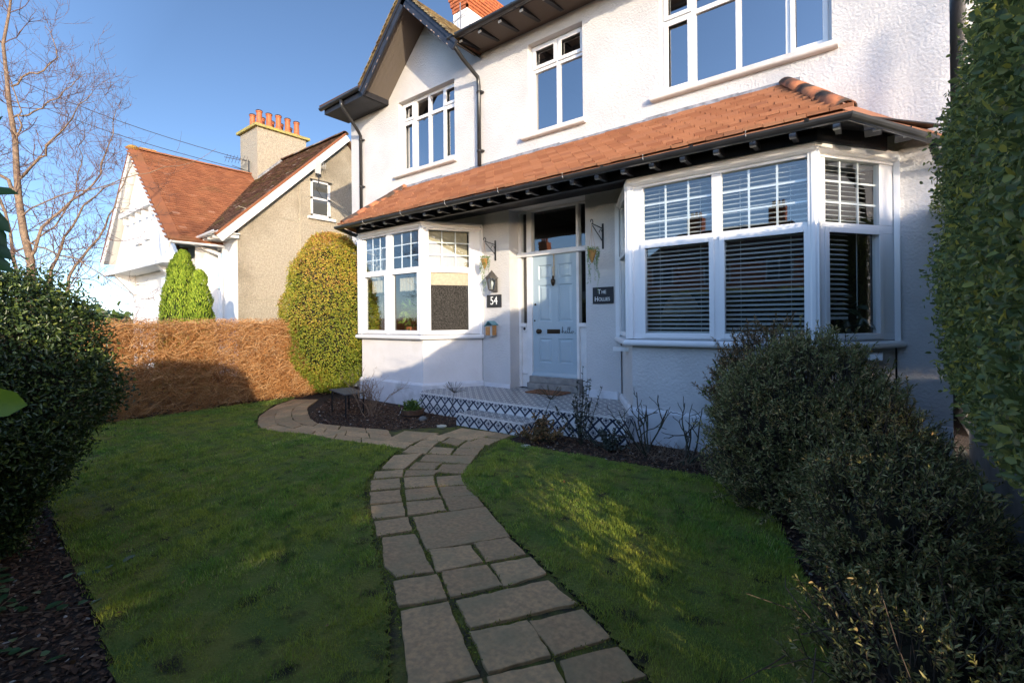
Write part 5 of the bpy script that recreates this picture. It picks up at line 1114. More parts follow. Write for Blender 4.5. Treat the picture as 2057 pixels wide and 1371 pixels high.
# ivy creeping over the left bed
iv = empty('ivy', (-3.4, .15, 0), 0, 'pale veined ivy creeping over bark chips at the lower left', 'ivy'); P, A = [], []; pol = []
for i in range(16):
    q = np.array([rng.uniform(-4.2, -2.6), rng.uniform(-.05, .45), .012]); a = rng.uniform(0, 6.28); pts = [q.copy()]
    for k in range(6): a += rng.normal(0, .5); q = q + [math.cos(a) * .07, math.sin(a) * .07, 0]; pts.append(q.copy()); P.append(q + rng.normal(0, .015, 3) * [1, 1, 0] + [0, 0, .012]); A.append([math.cos(a + 1), math.sin(a + 1), .2])
    pol.append(pts)
tubes('stem', pol, np.full((16, 7), .002), M['twig_tan'], iv, 3); n = len(P); leaves('foliage', np.array(P), np.array(A), np.array([0, 0, 1.]) + rvec(n) * .25, rng.uniform(.03, .075, n), rng.uniform(.025, .05, n), leafmat('ivy leaf', [(0, (.03, .07, .02)), (.6, (.07, .14, .05)), (1, (.22, .28, .12))], .35, .2), iv, fold=.08)
# sprig close to the camera at the left edge
sp = empty('laurel_sprig', (-.73, .12, 1.2), 0, 'few large glossy leaves poking in at the left edge, close to the viewer', 'leaves')
def px3(px_, py_, d):   # point at distance d along the given line of sight, used once to seat the sprig
    v_ = camo.matrix_world.to_3x3() @ Vector(((px_ - 1028.5) / FPX, -(py_ - 641.7) / FPX, -1.0)); v_.normalize(); return np.array(Vector((0, 0, 1.4)) + v_ * d)
P = []; A = []; rt_ = np.array(camo.matrix_world.to_3x3() @ Vector((1, 0, 0))); upv = np.array([0, 0, 1.])
for (x, y, a) in ((-30, 290, 1.2), (-26, 320, 1.9), (-36, 388, .1), (-34, 420, -.7), (-32, 440, -.9), (-34, 480, -.6), (-38, 510, -.5)):
    P.append(px3(x, y, .92)); A.append(rt_ * math.cos(a) + upv * math.sin(a))
fw_ = np.cross(upv, rt_); leaves('foliage', np.array(P), np.array(A), np.tile(-fw_ * .8 + upv * .7, (len(P), 1)), .042, .022, M['lf_bright'], sp, fold=.1)
leaves('foliage', np.array([px3(-34, 808, .92)]), np.array([rt_ + upv * -.05]), np.array([fw_ * -1 + upv * .3]), .05, .042, mat('bright yellow green leaf', (.22, .33, .03), .35, trans=.45), sp, fold=.05)
tubes('stem', np.array([[px3(-45, 200, .93), px3(-30, 350, .93), px3(-36, 520, .93), px3(-40, 700, .93), px3(-30, 830, .93), px3(-60, 1500, .95)]]), np.full((1, 6), .003), M['twig'], sp, 6)

# ------------------------------------------------------------------ rust coloured winter hedge
rh = empty('beech_hedge', (-8.75, 3, 0), 0, 'rust brown winter hedge of dense twigs between the two front gardens', 'hedge')
n = 20000; y0 = rng.uniform(1.0, 5.1, n); x0 = -8.62 - rng.random(n) ** 1.3 * .5; z0 = rng.uniform(.0, 1.40, n); a = rng.uniform(-1.3, 1.3, n) + np.where(rng.random(n) < .5, 0, np.pi); L_ = rng.uniform(.08, .30, n); upb = rng.uniform(.1, 1.1, n)
d = np.column_stack([rng.normal(.12, .3, n), np.cos(a), upb * np.clip((1.45 - z0) * 3, -.5, 1)]); d = unit(d) * L_[:, None]; q0 = np.column_stack([x0, y0, z0]); b_ = rng.normal(0, .045, (n, 3))
pol = np.stack([q0, q0 + d * .33 + b_, q0 + d * .66 + b_ * 1.2 + [0, 0, -.01], q0 + d + [0, 0, -.05]], 1); pol[:, :, 2] = np.clip(pol[:, :, 2], .0, 1.47 + rng.normal(0, .02, (n, 1))); 
tubes('twigs', pol, np.tile([.0032, .0028, .0022, .0014], (n, 1)), M['twig_rust'], rh, 3)
n = 9000; P = np.column_stack([-8.64 - rng.random(n) * .45, rng.uniform(1.0, 5.1, n), rng.uniform(.02, 1.46, n)]); P = P[(wob(P, 3.2, 5) > -.15)]; n = len(P); leaves('foliage', P, rvec(n), rvec(n), .035, .018, M['lf_dry'], rh)
pol = []
for i in range(26): y = 1.1 + .155 * i; pol.append([(-8.85, y, 0), (-8.85 + rng.normal(0, .05), y + rng.normal(0, .05), .6), (-8.85 + rng.normal(0, .08), y + rng.normal(0, .1), 1.35)])
tubes('stem', pol, np.tile([.02, .013, .006], (26, 1)), M['twig_tan'], rh, 5)

# ------------------------------------------------------------------ clipped round bush by the house corner
rb_ = empty('round_bush', (-8.55, 5.25, 0), 0, 'tall clipped egg shaped golden green bush at the left corner of the white house', 'bush')
P, Nn = super_pts(52000, (-8.62, 5.2, 1.55), .90, .80, 1.50, 2.5, 0, .06, jit=.028, lump=.045, ls=3.0)
P[:, :2] = (P[:, :2] - [-8.62, 5.2]) * (1 - np.clip((.55 - P[:, 2]) * .55, 0, .35) - np.clip((P[:, 2] - 1.7) * .17, 0, .25))[:, None] + [-8.62, 5.2]
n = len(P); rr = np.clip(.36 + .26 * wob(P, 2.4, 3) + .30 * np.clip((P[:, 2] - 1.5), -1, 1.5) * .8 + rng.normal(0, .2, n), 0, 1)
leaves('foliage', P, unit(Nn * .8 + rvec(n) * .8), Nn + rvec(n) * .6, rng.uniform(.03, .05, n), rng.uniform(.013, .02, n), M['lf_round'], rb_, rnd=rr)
blob('shade_core', (-8.62, 5.2, 1.6), .90, .80, 1.42, 2.5, 0, M['core'], rb_, k=.86, zmin=.3, lump=.02)
b = MB()
for i in range(6): a = i * 1.05; MB().tube([(-8.55 + .12 * math.cos(a), 5.25 + .12 * math.sin(a), 0), (-8.55 + .3 * math.cos(a), 5.25 + .3 * math.sin(a), .6)], .02, 6).build('stem', M['twig_tan'], rb_)

# ------------------------------------------------------------------ neighbouring house on the left
nb = empty('neighbour_house', (-15.5, 6, 0), 0, 'older neighbouring house with white front gable, red brown roof and pebbledashed side wall', 'house')
XN, YN, RY, RZ = -13.0, 5.27, 8.3, 7.05
def z_roof(y): return 3.83 + (RZ - 3.83) * (y - 5.0) / (RY - 5.0)
side = MB(); side.quad((XN, YN, 0), (XN, 11.5, 0), (XN, 11.5, 3.6), (XN, RY, RZ - .12), (XN, YN, z_roof(YN) - .12)); sw = side.build('side_wall', M['pebble'], nb)
# rendered joint lines on the side wall
jl = MB()
for a in ((5.3, 4.35, 8.6, 3.95), (5.3, 3.3, 8.6, 3.05), (6.6, 2.2, 8.6, 2.2), (5.3, 2.0, 8.6, 1.9)): jl.tube([(XN + .004, a[0], a[1]), (XN + .004, (a[0] + a[2]) / 2, (a[1] + a[3]) / 2 + .02), (XN + .004, a[2], a[3])], .008, 4)
jl.tube([(XN + .012, 6.92, 2.6), (XN + .012, 6.92, 5.2)], .014, 5); jl.build('cable', mat('pale cable', (.4, .36, .28), .9), sw)
fw = MB(); wall_holes(fw, -16.4, XN, 0, 3.62, [(-14.75, -13.98, 2.28, 3.35)], YN, .2); fw.quad((XN - .001, YN - .001, 0), (XN - .001, YN + .2, 0), (XN - .001, YN + .2, 3.6), (XN - .001, YN - .001, 3.6)); fw.build('front_wall', M['bright_white'], nb)
def nwin(x0, x1, z0, z1, Y, cols=1, rows=2):
    fr = Fr((0, Y, 0), (1, 0)); f = MB(); ring(f, fr, x0, x1, z0, z1, .05, -.03, .03)
    for k in range(1, cols): x = x0 + (x1 - x0) * k / cols; f.box((x - .02, -.02, z0), (x + .02, .02, z1), fr)
    for k in range(1, rows): z = z0 + (z1 - z0) * k / rows; f.box((x0, -.02, z - .018), (x1, .02, z + .018), fr)
    w = f.build('window', M['upvc'], nb); MB().quad(fr.p(x0, 0, z0), fr.p(x1, 0, z0), fr.p(x1, 0, z1), fr.p(x0, 0, z1)).build('pane', M['glass'], w)
    s = MB(); s.box((x0 - .06, -.02, z0 - .06), (x1 + .06, .10, z0), fr); s.build('sill', M['bright_white'], w); return w
nwin(-14.75, -13.98, 2.28, 3.35, YN + .14, 1, 1)
# side sash window
f = MB(); YS0, YS1, ZS0, ZS1 = 7.24, 7.84, 4.42, 5.46
for a, b, c, d in ((YS0, YS0 + .05, ZS0, ZS1), (YS1 - .07, YS1, ZS0, ZS1), (YS0, YS1, ZS0, ZS0 + .07), (YS0, YS1, ZS1 - .05, ZS1), (YS0, YS1, 4.92, 4.975)): f.box((XN - .02, a, c), (XN + .035, b, d))
sw_ = f.build('window', M['upvc'], nb); MB().quad((XN + .012, YS0, ZS0), (XN + .012, YS1, ZS0), (XN + .012, YS1, ZS1), (XN + .012, YS0, ZS1)).build('pane', M['glass'], sw_)
MB().box((XN + .005, YS0 + .02, ZS0), (XN + .008, YS1, ZS1)).build('room_dark', M['interior'], sw_); MB().box((XN, YS0 - .1, ZS0 - .075), (XN + .10, YS1 + .14, ZS0 + .0)).build('sill', M['bright_white'], sw_); MB().box((XN, YS0 - .02, ZS1), (XN + .06, YS1 + .05, ZS1 + .03)).build('hood', M['lanternmetal'], sw_)
# main roof slope with white verge board
mr = MB(); XV = -12.86; LV = math.hypot(RY - 4.9, RZ - z_roof(4.9))
GX, GZ, GEX, GEZ = -17.2, 6.45, -13.9, 3.50    # cross gable ridge and right eave
def gz(x): return GZ - (GZ - GEZ) * (x - GX) / (GEX - GX)
def ins_main(u, v):
    x = XV - u; y = 4.9 + (RY - 4.9) * v / LV; z = z_roof(y)
    return x > -20.8 and v < LV - .02 and not (x < GEX + .1 and gz(x) > z + .03 and x > GX - 2)
tile_field(mr, (XV, 4.9, z_roof(4.9)), (-1, 0, 0), (0, RY - 4.9, RZ - z_roof(4.9)), lambda u, v: False, 1, 1)
U_ = Vector((1, 0, 0)); Ox = -20.8
tile_field(mr, (Ox, 4.9, z_roof(4.9)), U_, (0, RY - 4.9, RZ - z_roof(4.9)), lambda u, v: Ox + u < XV - .05 and v < LV - .02 and not (Ox + u < GEX + .1 and gz(Ox + u) > z_roof(4.9 + (RY - 4.9) * v / LV) + .03), 8, LV, gauge=.11, width=.17, thick=.018)
mr.slab([(Ox, 4.9, z_roof(4.9) - .01), (XV, 4.9, z_roof(4.9) - .01), (XV, RY, RZ - .01), (Ox, RY, RZ - .01)], .05); mr.slab([(Ox, RY, RZ - .01), (XV, RY, RZ - .01), (XV, 12, 3.6), (Ox, 12, 3.6)], .05)
rr_ = mr.build('main_roof', M['tile_old'], nb)
rg = MB(); ridge(rg, (XV, RY, RZ), (-20, RY, RZ), r=.11, L=.4); rg.build('ridge_tile', M['tile_old'], rr_)
ve = MB(); pts = [(4.72, z_roof(4.72) - .05), (RY, RZ - .02)]
d = Vector((0, RY - 4.72, RZ - z_roof(4.72))).normalized(); nn_ = Vector((0, d.z, -d.y))
A_ = Vector((0, 4.72, z_roof(4.72) - .03)); B_ = Vector((0, RY, RZ - .03)); q = [A_, B_, B_ + nn_ * .19, A_ + nn_ * .19]
ve.add([(XV - .0, p.y, p.z) for p in q] + [(XV + .03, p.y, p.z) for p in q], [(0, 1, 2, 3), (7, 6, 5, 4), (0, 4, 5, 1), (1, 5, 6, 2), (2, 6, 7, 3), (3, 7, 4, 0)]); ve.build('verge_board', M['bright_white'], rr_)
vt = MB(); q = [A_ + Vector((0, 0, .0)), B_ + Vector((0, 0, .0)), B_ - nn_ * .05, A_ - nn_ * .05]; vt.add([(XV - .05, p.y, p.z) for p in q] + [(XV + .05, p.y, p.z) for p in q], [(0, 1, 2, 3), (7, 6, 5, 4), (0, 4, 5, 1), (1, 5, 6, 2), (2, 6, 7, 3), (3, 7, 4, 0)]); vt.build('verge_mortar', M['tile_red'], rr_)
sf_ = MB(); sf_.slab([(-15.9, 4.78, 3.60), (-15.9, 5.28, 3.62), (XV, 5.28, 3.62), (XV, 4.78, 3.60)], .02)
for i in range(9): sf_.box((-15.6 + .33 * i, 4.80, 3.52), (-15.55 + .33 * i, 5.27, 3.59))
sf_.build('eaves', M['bright_white'], rr_)
g_ = MB(); g_.sweep([(-14.2, 4.72, 3.60), (XV, 4.72, 3.66)], GP); g_.build('gutter', M['upvc'], rr_)
# cross gable (white front)
YG2 = 4.1
gw = MB(); HW = 3.35
for sgn in (-1, 1):
    q = [(GX, YG2 - .05, GZ), (GX, 7.4, GZ), (GX + sgn * HW, 7.4, GZ - HW * .894 - .0), (GX + sgn * HW, YG2 - .05, GZ - HW * .894)]
    gw.slab(q[::-1] if sgn > 0 else q, .05)
ws = MB()
for sgn in (-1, 1):
    q = [(GX, YG2 - .04, GZ - .075), (GX, YG2 + .5, GZ - .075), (GX + sgn * HW, YG2 + .5, GZ - HW * .894 - .075), (GX + sgn * HW, YG2 - .04, GZ - HW * .894 - .075)]
    ws.slab(q[::-1] if sgn > 0 else q, .02)
ws.build('verge_soffit', M['bright_white'], nb)
LG = math.hypot(HW, HW * .894)
tile_field(gw, (GX + HW, YG2 - .05, GZ - HW * .894), (0, 1, 0), (-HW, 0, HW * .894), lambda u, v: v < LG - .02 and z_roof(YG2 - .05 + u) < gz(GX + HW * (1 - v / LG)) + .1 or (YG2 + u < 4.9 and v < LG - .02), 3.4, LG, gauge=.11, width=.17, thick=.018)
gw.slab([(GX, YG2 - .07, GZ + .045), (GX + HW + .03, YG2 - .07, GZ - HW * .894 + .02), (GX + HW + .03, YG2 + .20, GZ - HW * .894 + .02), (GX, YG2 + .20, GZ + .045)], .03)
gable2 = gw.build('gable_roof', M['tile_red'], nb)
rg = MB(); ridge(rg, (GX, YG2 - .05, GZ), (GX, 7.4, GZ), r=.09, L=.4); rg.build('ridge_tile', M['tile_red'], gable2)
lm_ = MB(); lm_.lathe([(.12, GZ - .02), (.16, GZ + .03), (.10, GZ + .09), (.02, GZ + .1)], (GX, YG2 + .05, 0), 10); lm_.box((GX - .05, YG2 + .2, GZ + .06), (GX + .07, YG2 + .6, GZ + .085)); lm_.build('lichen', mat('orange lichen', (.6, .33, .03), .95, (.3, .2, .08), 15, bump=.02, bscale=30), gable2)
gf = MB(); gf.quad((GX - HW + .25, YG2 + .25, 3.05), (GX + HW - .25, YG2 + .25, 3.05), (GX + .0, YG2 + .25, GZ - .1)); gf.quad((GX - 2.6, 4.75, 0), (GX + 2.9, 4.75, 0), (GX + 2.9, 4.75, 3.1), (GX - 2.6, 4.75, 3.1)); gf.quad((GX + 2.9, 4.75, 0), (GX + 2.9, 5.3, 0), (GX + 2.9, 5.3, 3.4), (GX + 2.9, 4.75, 3.4))
gf.box((GX - HW + .2, YG2 + .0, 2.95), (GX + HW - .6, YG2 + .7, 3.06)); gwf = gf.build('gable_front', M['bright_white'], nb)
gb_ = MB()
for sgn in (-1, 1):
    d = Vector((sgn * HW, 0, -HW * .894)); A = Vector((GX, YG2 - .04, GZ - .02)); B = A + d; w_ = Vector((-sgn * .14, 0, -.16))
    q = [A, B, B + w_, A + w_ * .9 + Vector((sgn * .14 * .9, 0, 0))]; gb_.add([tuple(p) for p in q] + [tuple(p + Vector((0, .04, 0))) for p in q], [(0, 1, 2, 3), (7, 6, 5, 4), (0, 4, 5, 1), (1, 5, 6, 2), (2, 6, 7, 3), (3, 7, 4, 0)])
gb_.box((GX - 1.5, YG2 + .04, 4.62), (GX + 1.55, YG2 + .24, 4.76)); gb_.box((GX - .5, YG2 + .16, 3.72), (GX + .1, YG2 + .25, 3.77)); gb_.box((GX + .4, YG2 + .16, 3.78), (GX + .8, YG2 + .25, 3.83))
for k in range(5): gb_.box((GX - 1.3 + .62 * k, YG2 + .1, 4.42), (GX - 1.22 + .62 * k, YG2 + .24, 4.62))
gb_.build('verge_board', M['bright_white'], gable2)
br_ = MB(); br_.add([(GX - 2.5, 4.74, 2.95), (GX - 2.5, 4.2, 2.95), (GX - 2.5, 4.74, 2.3), (GX - 2.3, 4.74, 2.95), (GX - 2.3, 4.2, 2.95), (GX - 2.3, 4.74, 2.3)], [(0, 1, 2), (3, 5, 4), (0, 3, 4, 1), (1, 4, 5, 2)])
br_.build('eaves_bracket', M['bright_white'], gwf); br_ = MB(); br_.add([(GX + 1.6, 4.74, 2.95), (GX + 1.6, 4.2, 2.95), (GX + 1.6, 4.74, 2.5), (GX + 1.8, 4.74, 2.95), (GX + 1.8, 4.2, 2.95), (GX + 1.8, 4.74, 2.5)], [(0, 1, 2), (3, 5, 4), (0, 3, 4, 1), (1, 4, 5, 2)]); br_.build('eaves_bracket', M['bright_white'], gwf)
nwin(GX + .45, GX + 1.2, 1.75, 2.75, 4.72, 2, 4); nwin(GX + 1.9, GX + 2.5, 1.9, 2.95, 4.72, 2, 3)
dp = MB(); dp.tube([(-14.25, 4.62, 3.5), (-14.15, 4.9, 3.35), (-13.9, 5.18, 3.2), (-13.85, 5.2, 2.9), (-13.85, 5.2, 0)], .04, 8)
dp.build('downpipe', M['bright_white'], nb)
g_ = MB(); g_.sweep([(GEX + .08, 7.0, 3.45), (GEX + .08, YG2 - .05, 3.42)][::-1], GP); g_.build('gutter', M['upvc'], gable2)
cn_ = MB(); cn_.box((-18.0, 7.42, 4), (-16.7, 9.15, 8.0)); nch = cn_.build('chimney', M['pebble'], nb)
cc = MB(); cc.box((-18.1, 7.32, 8.0), (-16.6, 9.25, 8.09)); cc.add([(-18.05, 7.37, 8.09), (-16.65, 7.37, 8.09), (-16.65, 9.2, 8.09), (-18.05, 9.2, 8.09), (-17.7, 7.7, 8.2), (-17.0, 7.7, 8.2), (-17.0, 8.9, 8.2), (-17.7, 8.9, 8.2)], [(0, 1, 5, 4), (1, 2, 6, 5), (2, 3, 7, 6), (3, 0, 4, 7), (4, 5, 6, 7)]); cc.build('chimney_cap', M['lichen'], nch)
for i in range(10):
    r_, k = divmod(i, 5); y = 7.62 + .33 * k + (0.05 if r_ else 0); x = -16.98 - .62 * r_; z = 8.12; h = .56 + random.uniform(-.05, .04)
    po = MB().lathe([(.115, z), (.115, z + h * .2), (.095, z + h * .3), (.088, z + h * .86), (.105, z + h * .88), (.11, z + h * .95), (.09, z + h)], (x, y, 0), 14).build('chimney_pot', M['terracotta'], nch, smooth=False)
    MB().lathe([(.108, z + h * .93), (.115, z + h * .97), (.09, z + h + .01), (.07, z + h + .012), (.07, z + h - .05)], (x, y, 0), 14).build('pot_rim', M['soot'], po)
lf = MB(); lf.sweep([(-16.69, 7.42, z_roof(7.42) - .0), (-16.69, RY, RZ + .0)], [(-.0, -.05), (.02, -.05), (.02, .12), (0, .12)]); lf.build('flashing', M['lead'], nch)
for nm, p, lab in (('tv_aerial', (-16.6, 6.85, 6.45), 'dark television aerial fixed to the left edge of the neighbouring chimney'), ('small_aerial', (-12.8, 7.38, 5.55), 'small square aerial fixed to the white verge board of the neighbouring house')):
    t = empty(nm, p, 0, lab, 'aerial'); b = MB()
    if nm == 'tv_aerial':
        b.tube([(-17.2, 7.35, 6.3), (-17.2, 7.35, 6.95)], .018, 6); b.build('mast', M['wire'], t); b = MB(); b.tube([(-17.2, 7.4, 6.9), (-17.5, 6.7, 6.95)], .012, 5); b.tube([(-17.2, 7.4, 6.55), (-17.4, 6.9, 6.7)], .012, 5)
        for k in range(7): b.tube([(-17.25 - .04 * k - .12, 7.3 - .09 * k, 6.82), (-17.25 - .04 * k + .12, 7.3 - .09 * k, 7.03)], .006, 4)
        b.build('elements', M['wire'], t)
    else:
        b.tube([(-12.80, 7.38, 5.35), (-12.80, 7.38, 5.85), (-12.8, 7.5, 5.9)], .014, 6); b.tube([(-12.80, 7.38, 5.40), (-12.8, 7.30, 5.2), (-12.98, 7.6, 5.0)], .006, 5); b.build('mast', M['wire'], t); b = MB(); b.box((-12.82, 7.28, 5.62), (-12.78, 7.44, 6.0)); b.tube([(-12.8, 7.44, 5.85), (-12.8, 7.62, 5.9)], .01, 4)
        for k in range(3): b.tube([(-12.8, 7.46 + .06 * k, 5.78), (-12.8, 7.47 + .06 * k, 5.98)], .006, 4)
        b.build('elements', M['boxside'], t)
# cables crossing the sky
for i, (a, b_, lab) in enumerate((((-17.25, 7.3, 6.93), (-24, .5, 10.6), 'upper of the two black overhead cables running to the neighbouring chimney'), ((-17.3, 7.25, 6.6), (-24, .3, 10.0), 'lower of the two black overhead cables running to the neighbouring chimney'))):
    A, B = Vector(a), Vector(b_); pts = [A.lerp(B, k / 12) - Vector((0, 0, .35 * math.sin(math.pi * k / 12))) for k in range(13)]
    w_ = MB().tube(pts, .011, 5).build('overhead_cable', M['wire'], None); tag(w_, lab, 'cable')
# ------------------------------------------------------------------ conifer before the neighbour
cf = empty('conifer', (-11.5, 3.6, 0), 0, 'bright green columnar conifer before the white front of the neighbouring house', 'conifer')
def spire(c, r, h, n):
    z = h * rng.random(n) ** 1.15; rad = r * (1 - (z / h) ** 2.2) ** .6 * (.82 + .18 * rng.random(n)); a = rng.uniform(0, 2 * np.pi, n); P = np.column_stack([c[0] + rad * np.cos(a), c[1] + rad * np.sin(a), z]); P += .05 * wob(P, 5)[:, None] * np.column_stack([np.cos(a), np.sin(a), 0 * a]); return P, np.column_stack([np.cos(a), np.sin(a), np.full(n, .3)])
P1, N1 = spire((-11.6, 3.62), .50, 2.88, 14000); P2, N2 = spire((-11.15, 3.78), .33, 2.45, 7000); P = np.concatenate([P1, P2]); Nn = np.concatenate([N1, N2]); n = len(P)
leaves('foliage', P, unit(Nn * .6 + [0, 0, 1.0] + rng.normal(0, .3, (n, 3))), Nn, rng.uniform(.04, .08, n), .022, M['lf_conifer'], cf, fold=.2)
MB().tube([(-11.6, 3.62, 0), (-11.6, 3.62, 2.4)], .06, 7, .02).build('trunk', M['bark'], cf); MB().tube([(-11.15, 3.78, 0), (-11.15, 3.78, 2.0)], .05, 7, .02).build('trunk', M['bark'], cf)
b = MB(); b.lathe([(.40, .1), (.40, 1.2), (.3, 2.0), (.1, 2.6)], (-11.6, 3.62, 0), 14); b.lathe([(.24, .1), (.24, 1.2), (.17, 1.8), (.05, 2.2)], (-11.15, 3.78, 0), 12); b.build('shade_core', mat('conifer shade core', (.03, .045, .01), .95), cf)  # dark lathed cores paint the shade inside both spires

# ------------------------------------------------------------------ bare tree
def bare_tree(name, base, limbs, seed, label, twig_len=.55, ntw=9, lev=3, rm=1.0, right=(1, 0, 0), fwd=(0, 1, 0)):
    g = np.random.default_rng(seed); t = empty(name, base, 0, label, 'tree'); right = np.array(right); fwd = np.array(fwd); big, bigr = [], []; sm_, smr = [], []
    def resamp(pts, n):
        pts = np.array(pts, float); s = np.r_[0, np.cumsum(np.linalg.norm(np.diff(pts, axis=0), axis=1))]; u = np.linspace(0, s[-1], n); return np.stack([np.interp(u, s, pts[:, i]) for i in range(3)], 1)
    def grow(p, d, L, r, lv):
        pts = [p]; q = p.copy(); dd = d.copy()
        for k in range(6): dd = unit(dd + g.normal(0, .17, 3) + np.array([0, 0, .07])); q = q + dd * L / 6; pts.append(q.copy())
        sm_.append(pts); smr.append(np.linspace(r, r * .45, 7))
        if lv > 0:
            for _ in range(g.integers(3, 6)):
                k = g.integers(1, 7); grow(pts[k], unit(dd * .7 + g.normal(0, .65, 3) + np.array([0, 0, .1])), L * g.uniform(.4, .75), max(.0022, r * .55), lv - 1)
    for (pts, r0, r1, dens) in limbs:
        P = np.array([np.array(base) + right * u + fwd * w + np.array([0, 0, z]) for u, z, w in pts]); P = resamp(P, 16); P[1:-1] += g.normal(0, .015, (14, 3)); big.append(P); bigr.append(np.linspace(r0, r1, 16) * rm)
        L = np.linalg.norm(P[-1] - P[0]); m = int(dens * L)
        for k in range(m):
            i = int(g.integers(3, 16)); dd = unit(P[min(i + 1, 15)] - P[i - 1]); rr = r0 + (r1 - r0) * i / 15
            grow(P[i], unit(dd * .55 + g.normal(0, .75, 3) + np.array([0, 0, .12])), twig_len * g.uniform(.6, 1.5), min(.008, rr * .4) * rm, lev - 1)
    tubes('trunk', big, bigr, M['bark_trunk'], t, 8); tubes('branches', sm_, smr, M['bark'], t, 4); return t
BT = (-10.03, 1.17, 0); rt3 = (math.cos(YAW), math.sin(YAW), 0); fw3 = (-math.sin(YAW), math.cos(YAW), 0); SC_ = 1 / 131.9
def L2(pts, wig=0.0): return [((x - 60) * SC_, (641.7 - y) * SC_ + 1.4, wig * i / len(pts)) for i, (x, y) in enumerate(pts)]
limbs = [([(0.02, 0, 0), (0, 1.2, 0)] + L2([(60, 530), (48, 450), (38, 370), (33, 300), (28, 230), (20, 170), (13, 100), (28, 40), (30, -20), (24, -90)]), .072, .010, 5),
         (L2([(54, 520), (85, 440), (112, 405), (135, 378), (168, 330), (176, 255), (175, 195)], .6), .035, .006, 8), (L2([(44, 355), (82, 338), (130, 290), (170, 272), (232, 215)], -.5), .03, .005, 8),
         (L2([(26, 176), (50, 150), (85, 130), (98, 102), (75, 60), (52, 30)], .4), .022, .004, 6), (L2([(30, 236), (70, 235), (120, 215), (160, 190), (200, 168)], -.3), .022, .004, 8),
         (L2([(80, 620), (110, 540), (140, 500), (182, 450), (205, 412), (250, 398), (305, 380)], -.6), .04, .006, 5), (L2([(115, 640), (132, 545), (152, 510), (186, 462), (197, 430), (228, 345), (236, 318)], .3), .038, .006, 8),
         (L2([(70, 900), (34, 620), (28, 550), (20, 500), (0, 420), (-35, 340), (-60, 250)], .2), .055, .015, 5), (L2([(30, 500), (50, 480), (84, 440), (110, 380), (108, 300), (102, 230)], .7), .02, .005, 7), (L2([(36, 390), (0, 350), (-50, 300), (-90, 240)], .3), .04, .01, 5),
         (L2([(50, 470), (100, 500), (170, 520), (240, 560), (300, 590)], -.3), .02, .004, 4), (L2([(33, 300), (60, 250), (62, 200), (40, 120)], -.4), .02, .004, 7), (L2([(45, 430), (95, 400), (200, 380), (300, 350), (395, 335), (440, 310)], -.2), .018, .003, .1)]
bare_tree('bare_tree', BT, [(p_, a_ * .68 if i_ else a_, b_ * .8, c_) for i_, (p_, a_, b_, c_) in enumerate(limbs)], 5, 'leafless pinkish tree with fine spreading twigs behind the holly hedge', .50, lev=3, right=rt3, fwd=fw3)
# street side of the garden, seen only in the window glass and through its shade
fh = empty('front_hedge', (-4.6, -1.9, 0), 0, 'clipped green street hedge mirrored in the lower panes of the bay windows', 'hedge')
b = MB(); b.box((-9.5, -2.25, .1), (.2, -1.75, 1.92)); b.build('shade_core', M['core'], fh)  # plain dark box as the shaded inside of the hedge
n = 26000; x = rng.uniform(-9.6, .3, n); u = rng.random(n); f_ = rng.random(n); y = np.where(f_ < .6, -1.68, -2.3 + .62 * u); z = np.where(f_ < .6, u * 1.98, 1.98); P = np.column_stack([x, y, z]); P += rng.normal(0, .04, (n, 3)); P[:, 2] += .04 * wob(P, 2); Nn = np.where((f_ < .6)[:, None], [0, 1., .1], [0, 0, 1.])
leaves('foliage', P, unit(Nn * .5 + rvec(n)), Nn + rvec(n) * .6, .06, .032, M['lf_laurel'], fh)
def street_house(x0, x1, y0, y1, zw, zr, label, chx):
    t = empty('street_house', ((x0 + x1) / 2, y1, 0), 0, label, 'house'); b = MB(); b.box((x0, y0, 0), (x1, y1, zw)); w = b.build('wall', M['brick'] if chx < 0 else M['stucco'], t)
    b = MB(); ym = (y0 + y1) / 2; b.slab([(x0 - .4, y1 + .4, zw - .2), (x1 + .4, y1 + .4, zw - .2), (x1 - 1.5, ym, zr), (x0 + 1.5, ym, zr)][::-1], .1); b.slab([(x0 - .4, y0 - .4, zw - .2), (x1 + .4, y0 - .4, zw - .2), (x1 - 1.5, ym, zr), (x0 + 1.5, ym, zr)], .1)
    b.slab([(x1 + .4, y1 + .4, zw - .2), (x1 + .4, y0 - .4, zw - .2), (x1 - 1.5, ym, zr)], .1); b.slab([(x0 - .4, y1 + .4, zw - .2), (x0 - .4, y0 - .4, zw - .2), (x0 + 1.5, ym, zr)], .1); b.build('roof', M['tile_old'], t)
    for q in (x0 + 2.2, x1 - 2.6):
        c = MB(); c.box((q, ym - .4, zr - 1), (q + .9, ym + .4, zr + .9)); c = c.build('chimney', M['brick'], t)
        for k in range(3): MB().lathe([(.1, zr + .9), (.09, zr + 1.3)], (q + .2 + .25 * k, ym, 0), 8).build('chimney_pot', M['terracotta'], c)
    fr = Fr((0, y1, 0), (1, 0)); fr.n = (0, 1)
    for k in range(3):
        for z in (.9, 3.4):
            xw = x0 + 1 + (x1 - x0 - 3.2) * k / 2; f = MB(); ring(f, fr, xw, xw + 1.4, z, z + 1.3, .08, .0, .06); f.box((xw + .66, 0, z), (xw + .74, .05, z + 1.3), fr); w_ = f.build('window', M['upvc'], t); MB().quad(fr.p(xw, .02, z), fr.p(xw + 1.4, .02, z), fr.p(xw + 1.4, .02, z + 1.3), fr.p(xw, .02, z + 1.3)).build('pane', M['interior_dark'], w_)
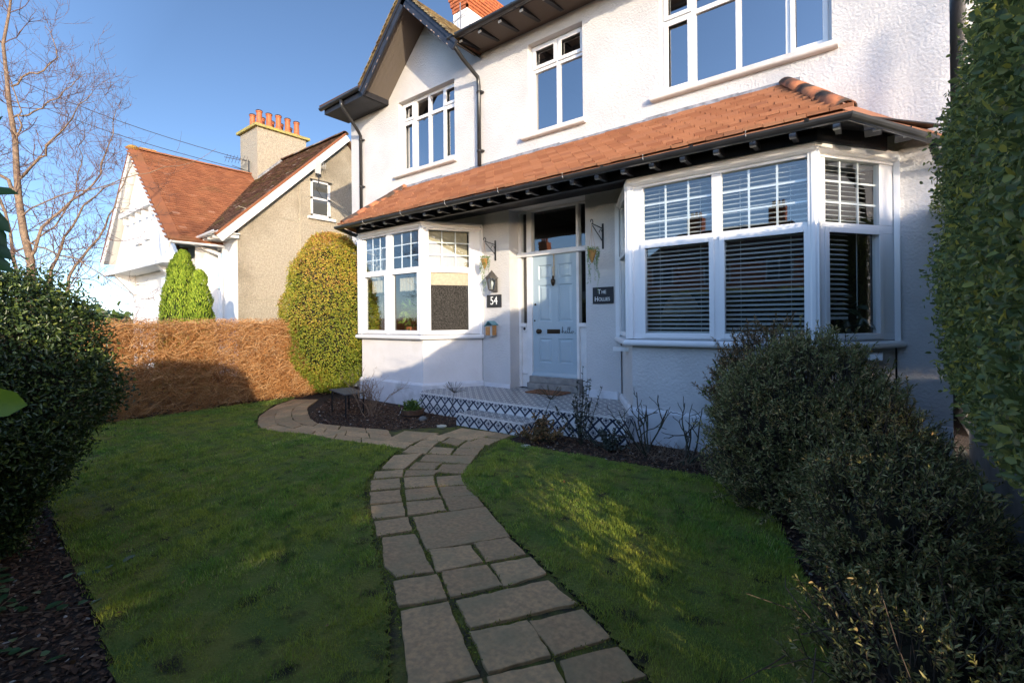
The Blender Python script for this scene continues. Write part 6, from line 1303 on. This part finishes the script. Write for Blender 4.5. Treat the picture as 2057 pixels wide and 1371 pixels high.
street_house(-13, -3.2, -27, -19.5, 4.9, 7.3, 'brick house over the road mirrored in the right bay window', -1); street_house(-27, -16.5, -27, -19.5, 4.9, 7.4, 'white house over the road mirrored in the left bay window', 1)
# leafless street tree towards the sun; its twigs soften the shade on the upper wall
lt = [([(0, 0, 0), (.1, 2.5, 0), (0, 5, 0), (.2, 7.5, 0)], .16, .05, 3), ([(0, 3, 0), (-1, 5, .3), (-2, 7.2, .8)], .08, .02, 5), ([(0, 3.4, 0), (1, 5.5, -.3), (1.8, 8, -.8)], .08, .02, 5), ([(0.1, 4.4, 0), (-.3, 6, 1), (-.9, 8, 2)], .06, .02, 5)]
bare_tree('street_tree', (14.2, -3.0, 0), lt, 9, 'leafless street tree right of the garden whose shade falls on the upper wall', 1.1, lev=3)
# house beyond the right hand boundary
rn = empty('right_neighbour', (5, 11, 0), 0, 'shaded lavender white wall of the next house beyond the right corner', 'house'); b = MB(); b.box((.72, 7.6, 0), (9, 14, 6.2)); b.build('wall', M['stucco'], rn); b = MB(); b.slab([(.6, 7.4, 6.2), (9.2, 7.4, 6.2), (9.2, 11, 8.6), (.6, 11, 8.6)], .1); b.slab([(.6, 14.4, 6.2), (.6, 11, 8.6), (9.2, 11, 8.6), (9.2, 14.4, 6.2)], .1); b.build('roof', M['tile_old'], rn)
# far greenery on the left horizon
fa = []
P, Nn = super_pts(5000, (-60, 6, 0), 16, 5, 2.6, 2.5, .2, 0, jit=.3, lump=.6, ls=.3); n = len(P); o = leaves('far_trees', P, rvec(n), rvec(n), .6, .5, M['lf_holly'], None); tag(o, kind='stuff')

GROUPS = {'hanging_bracket': 'hanging brackets beside the front door', 'hanging_plant': 'trailing plants on wall brackets', 'rose_bush': 'bare rose bushes along the wall', 'low_shrub': 'low shrubs before the porch',
          'allium_seedhead': 'dried allium seed heads', 'stone_disc': 'round stone discs in the beds', 'overhead_cable': 'overhead cables', 'street_house': 'houses over the road', 'tv_aerial': 'television aerials'}
for o in list(COL.objects):
    if o.parent is None and o.name.split('.')[0] in GROUPS: o['group'] = GROUPS[o.name.split('.')[0]]
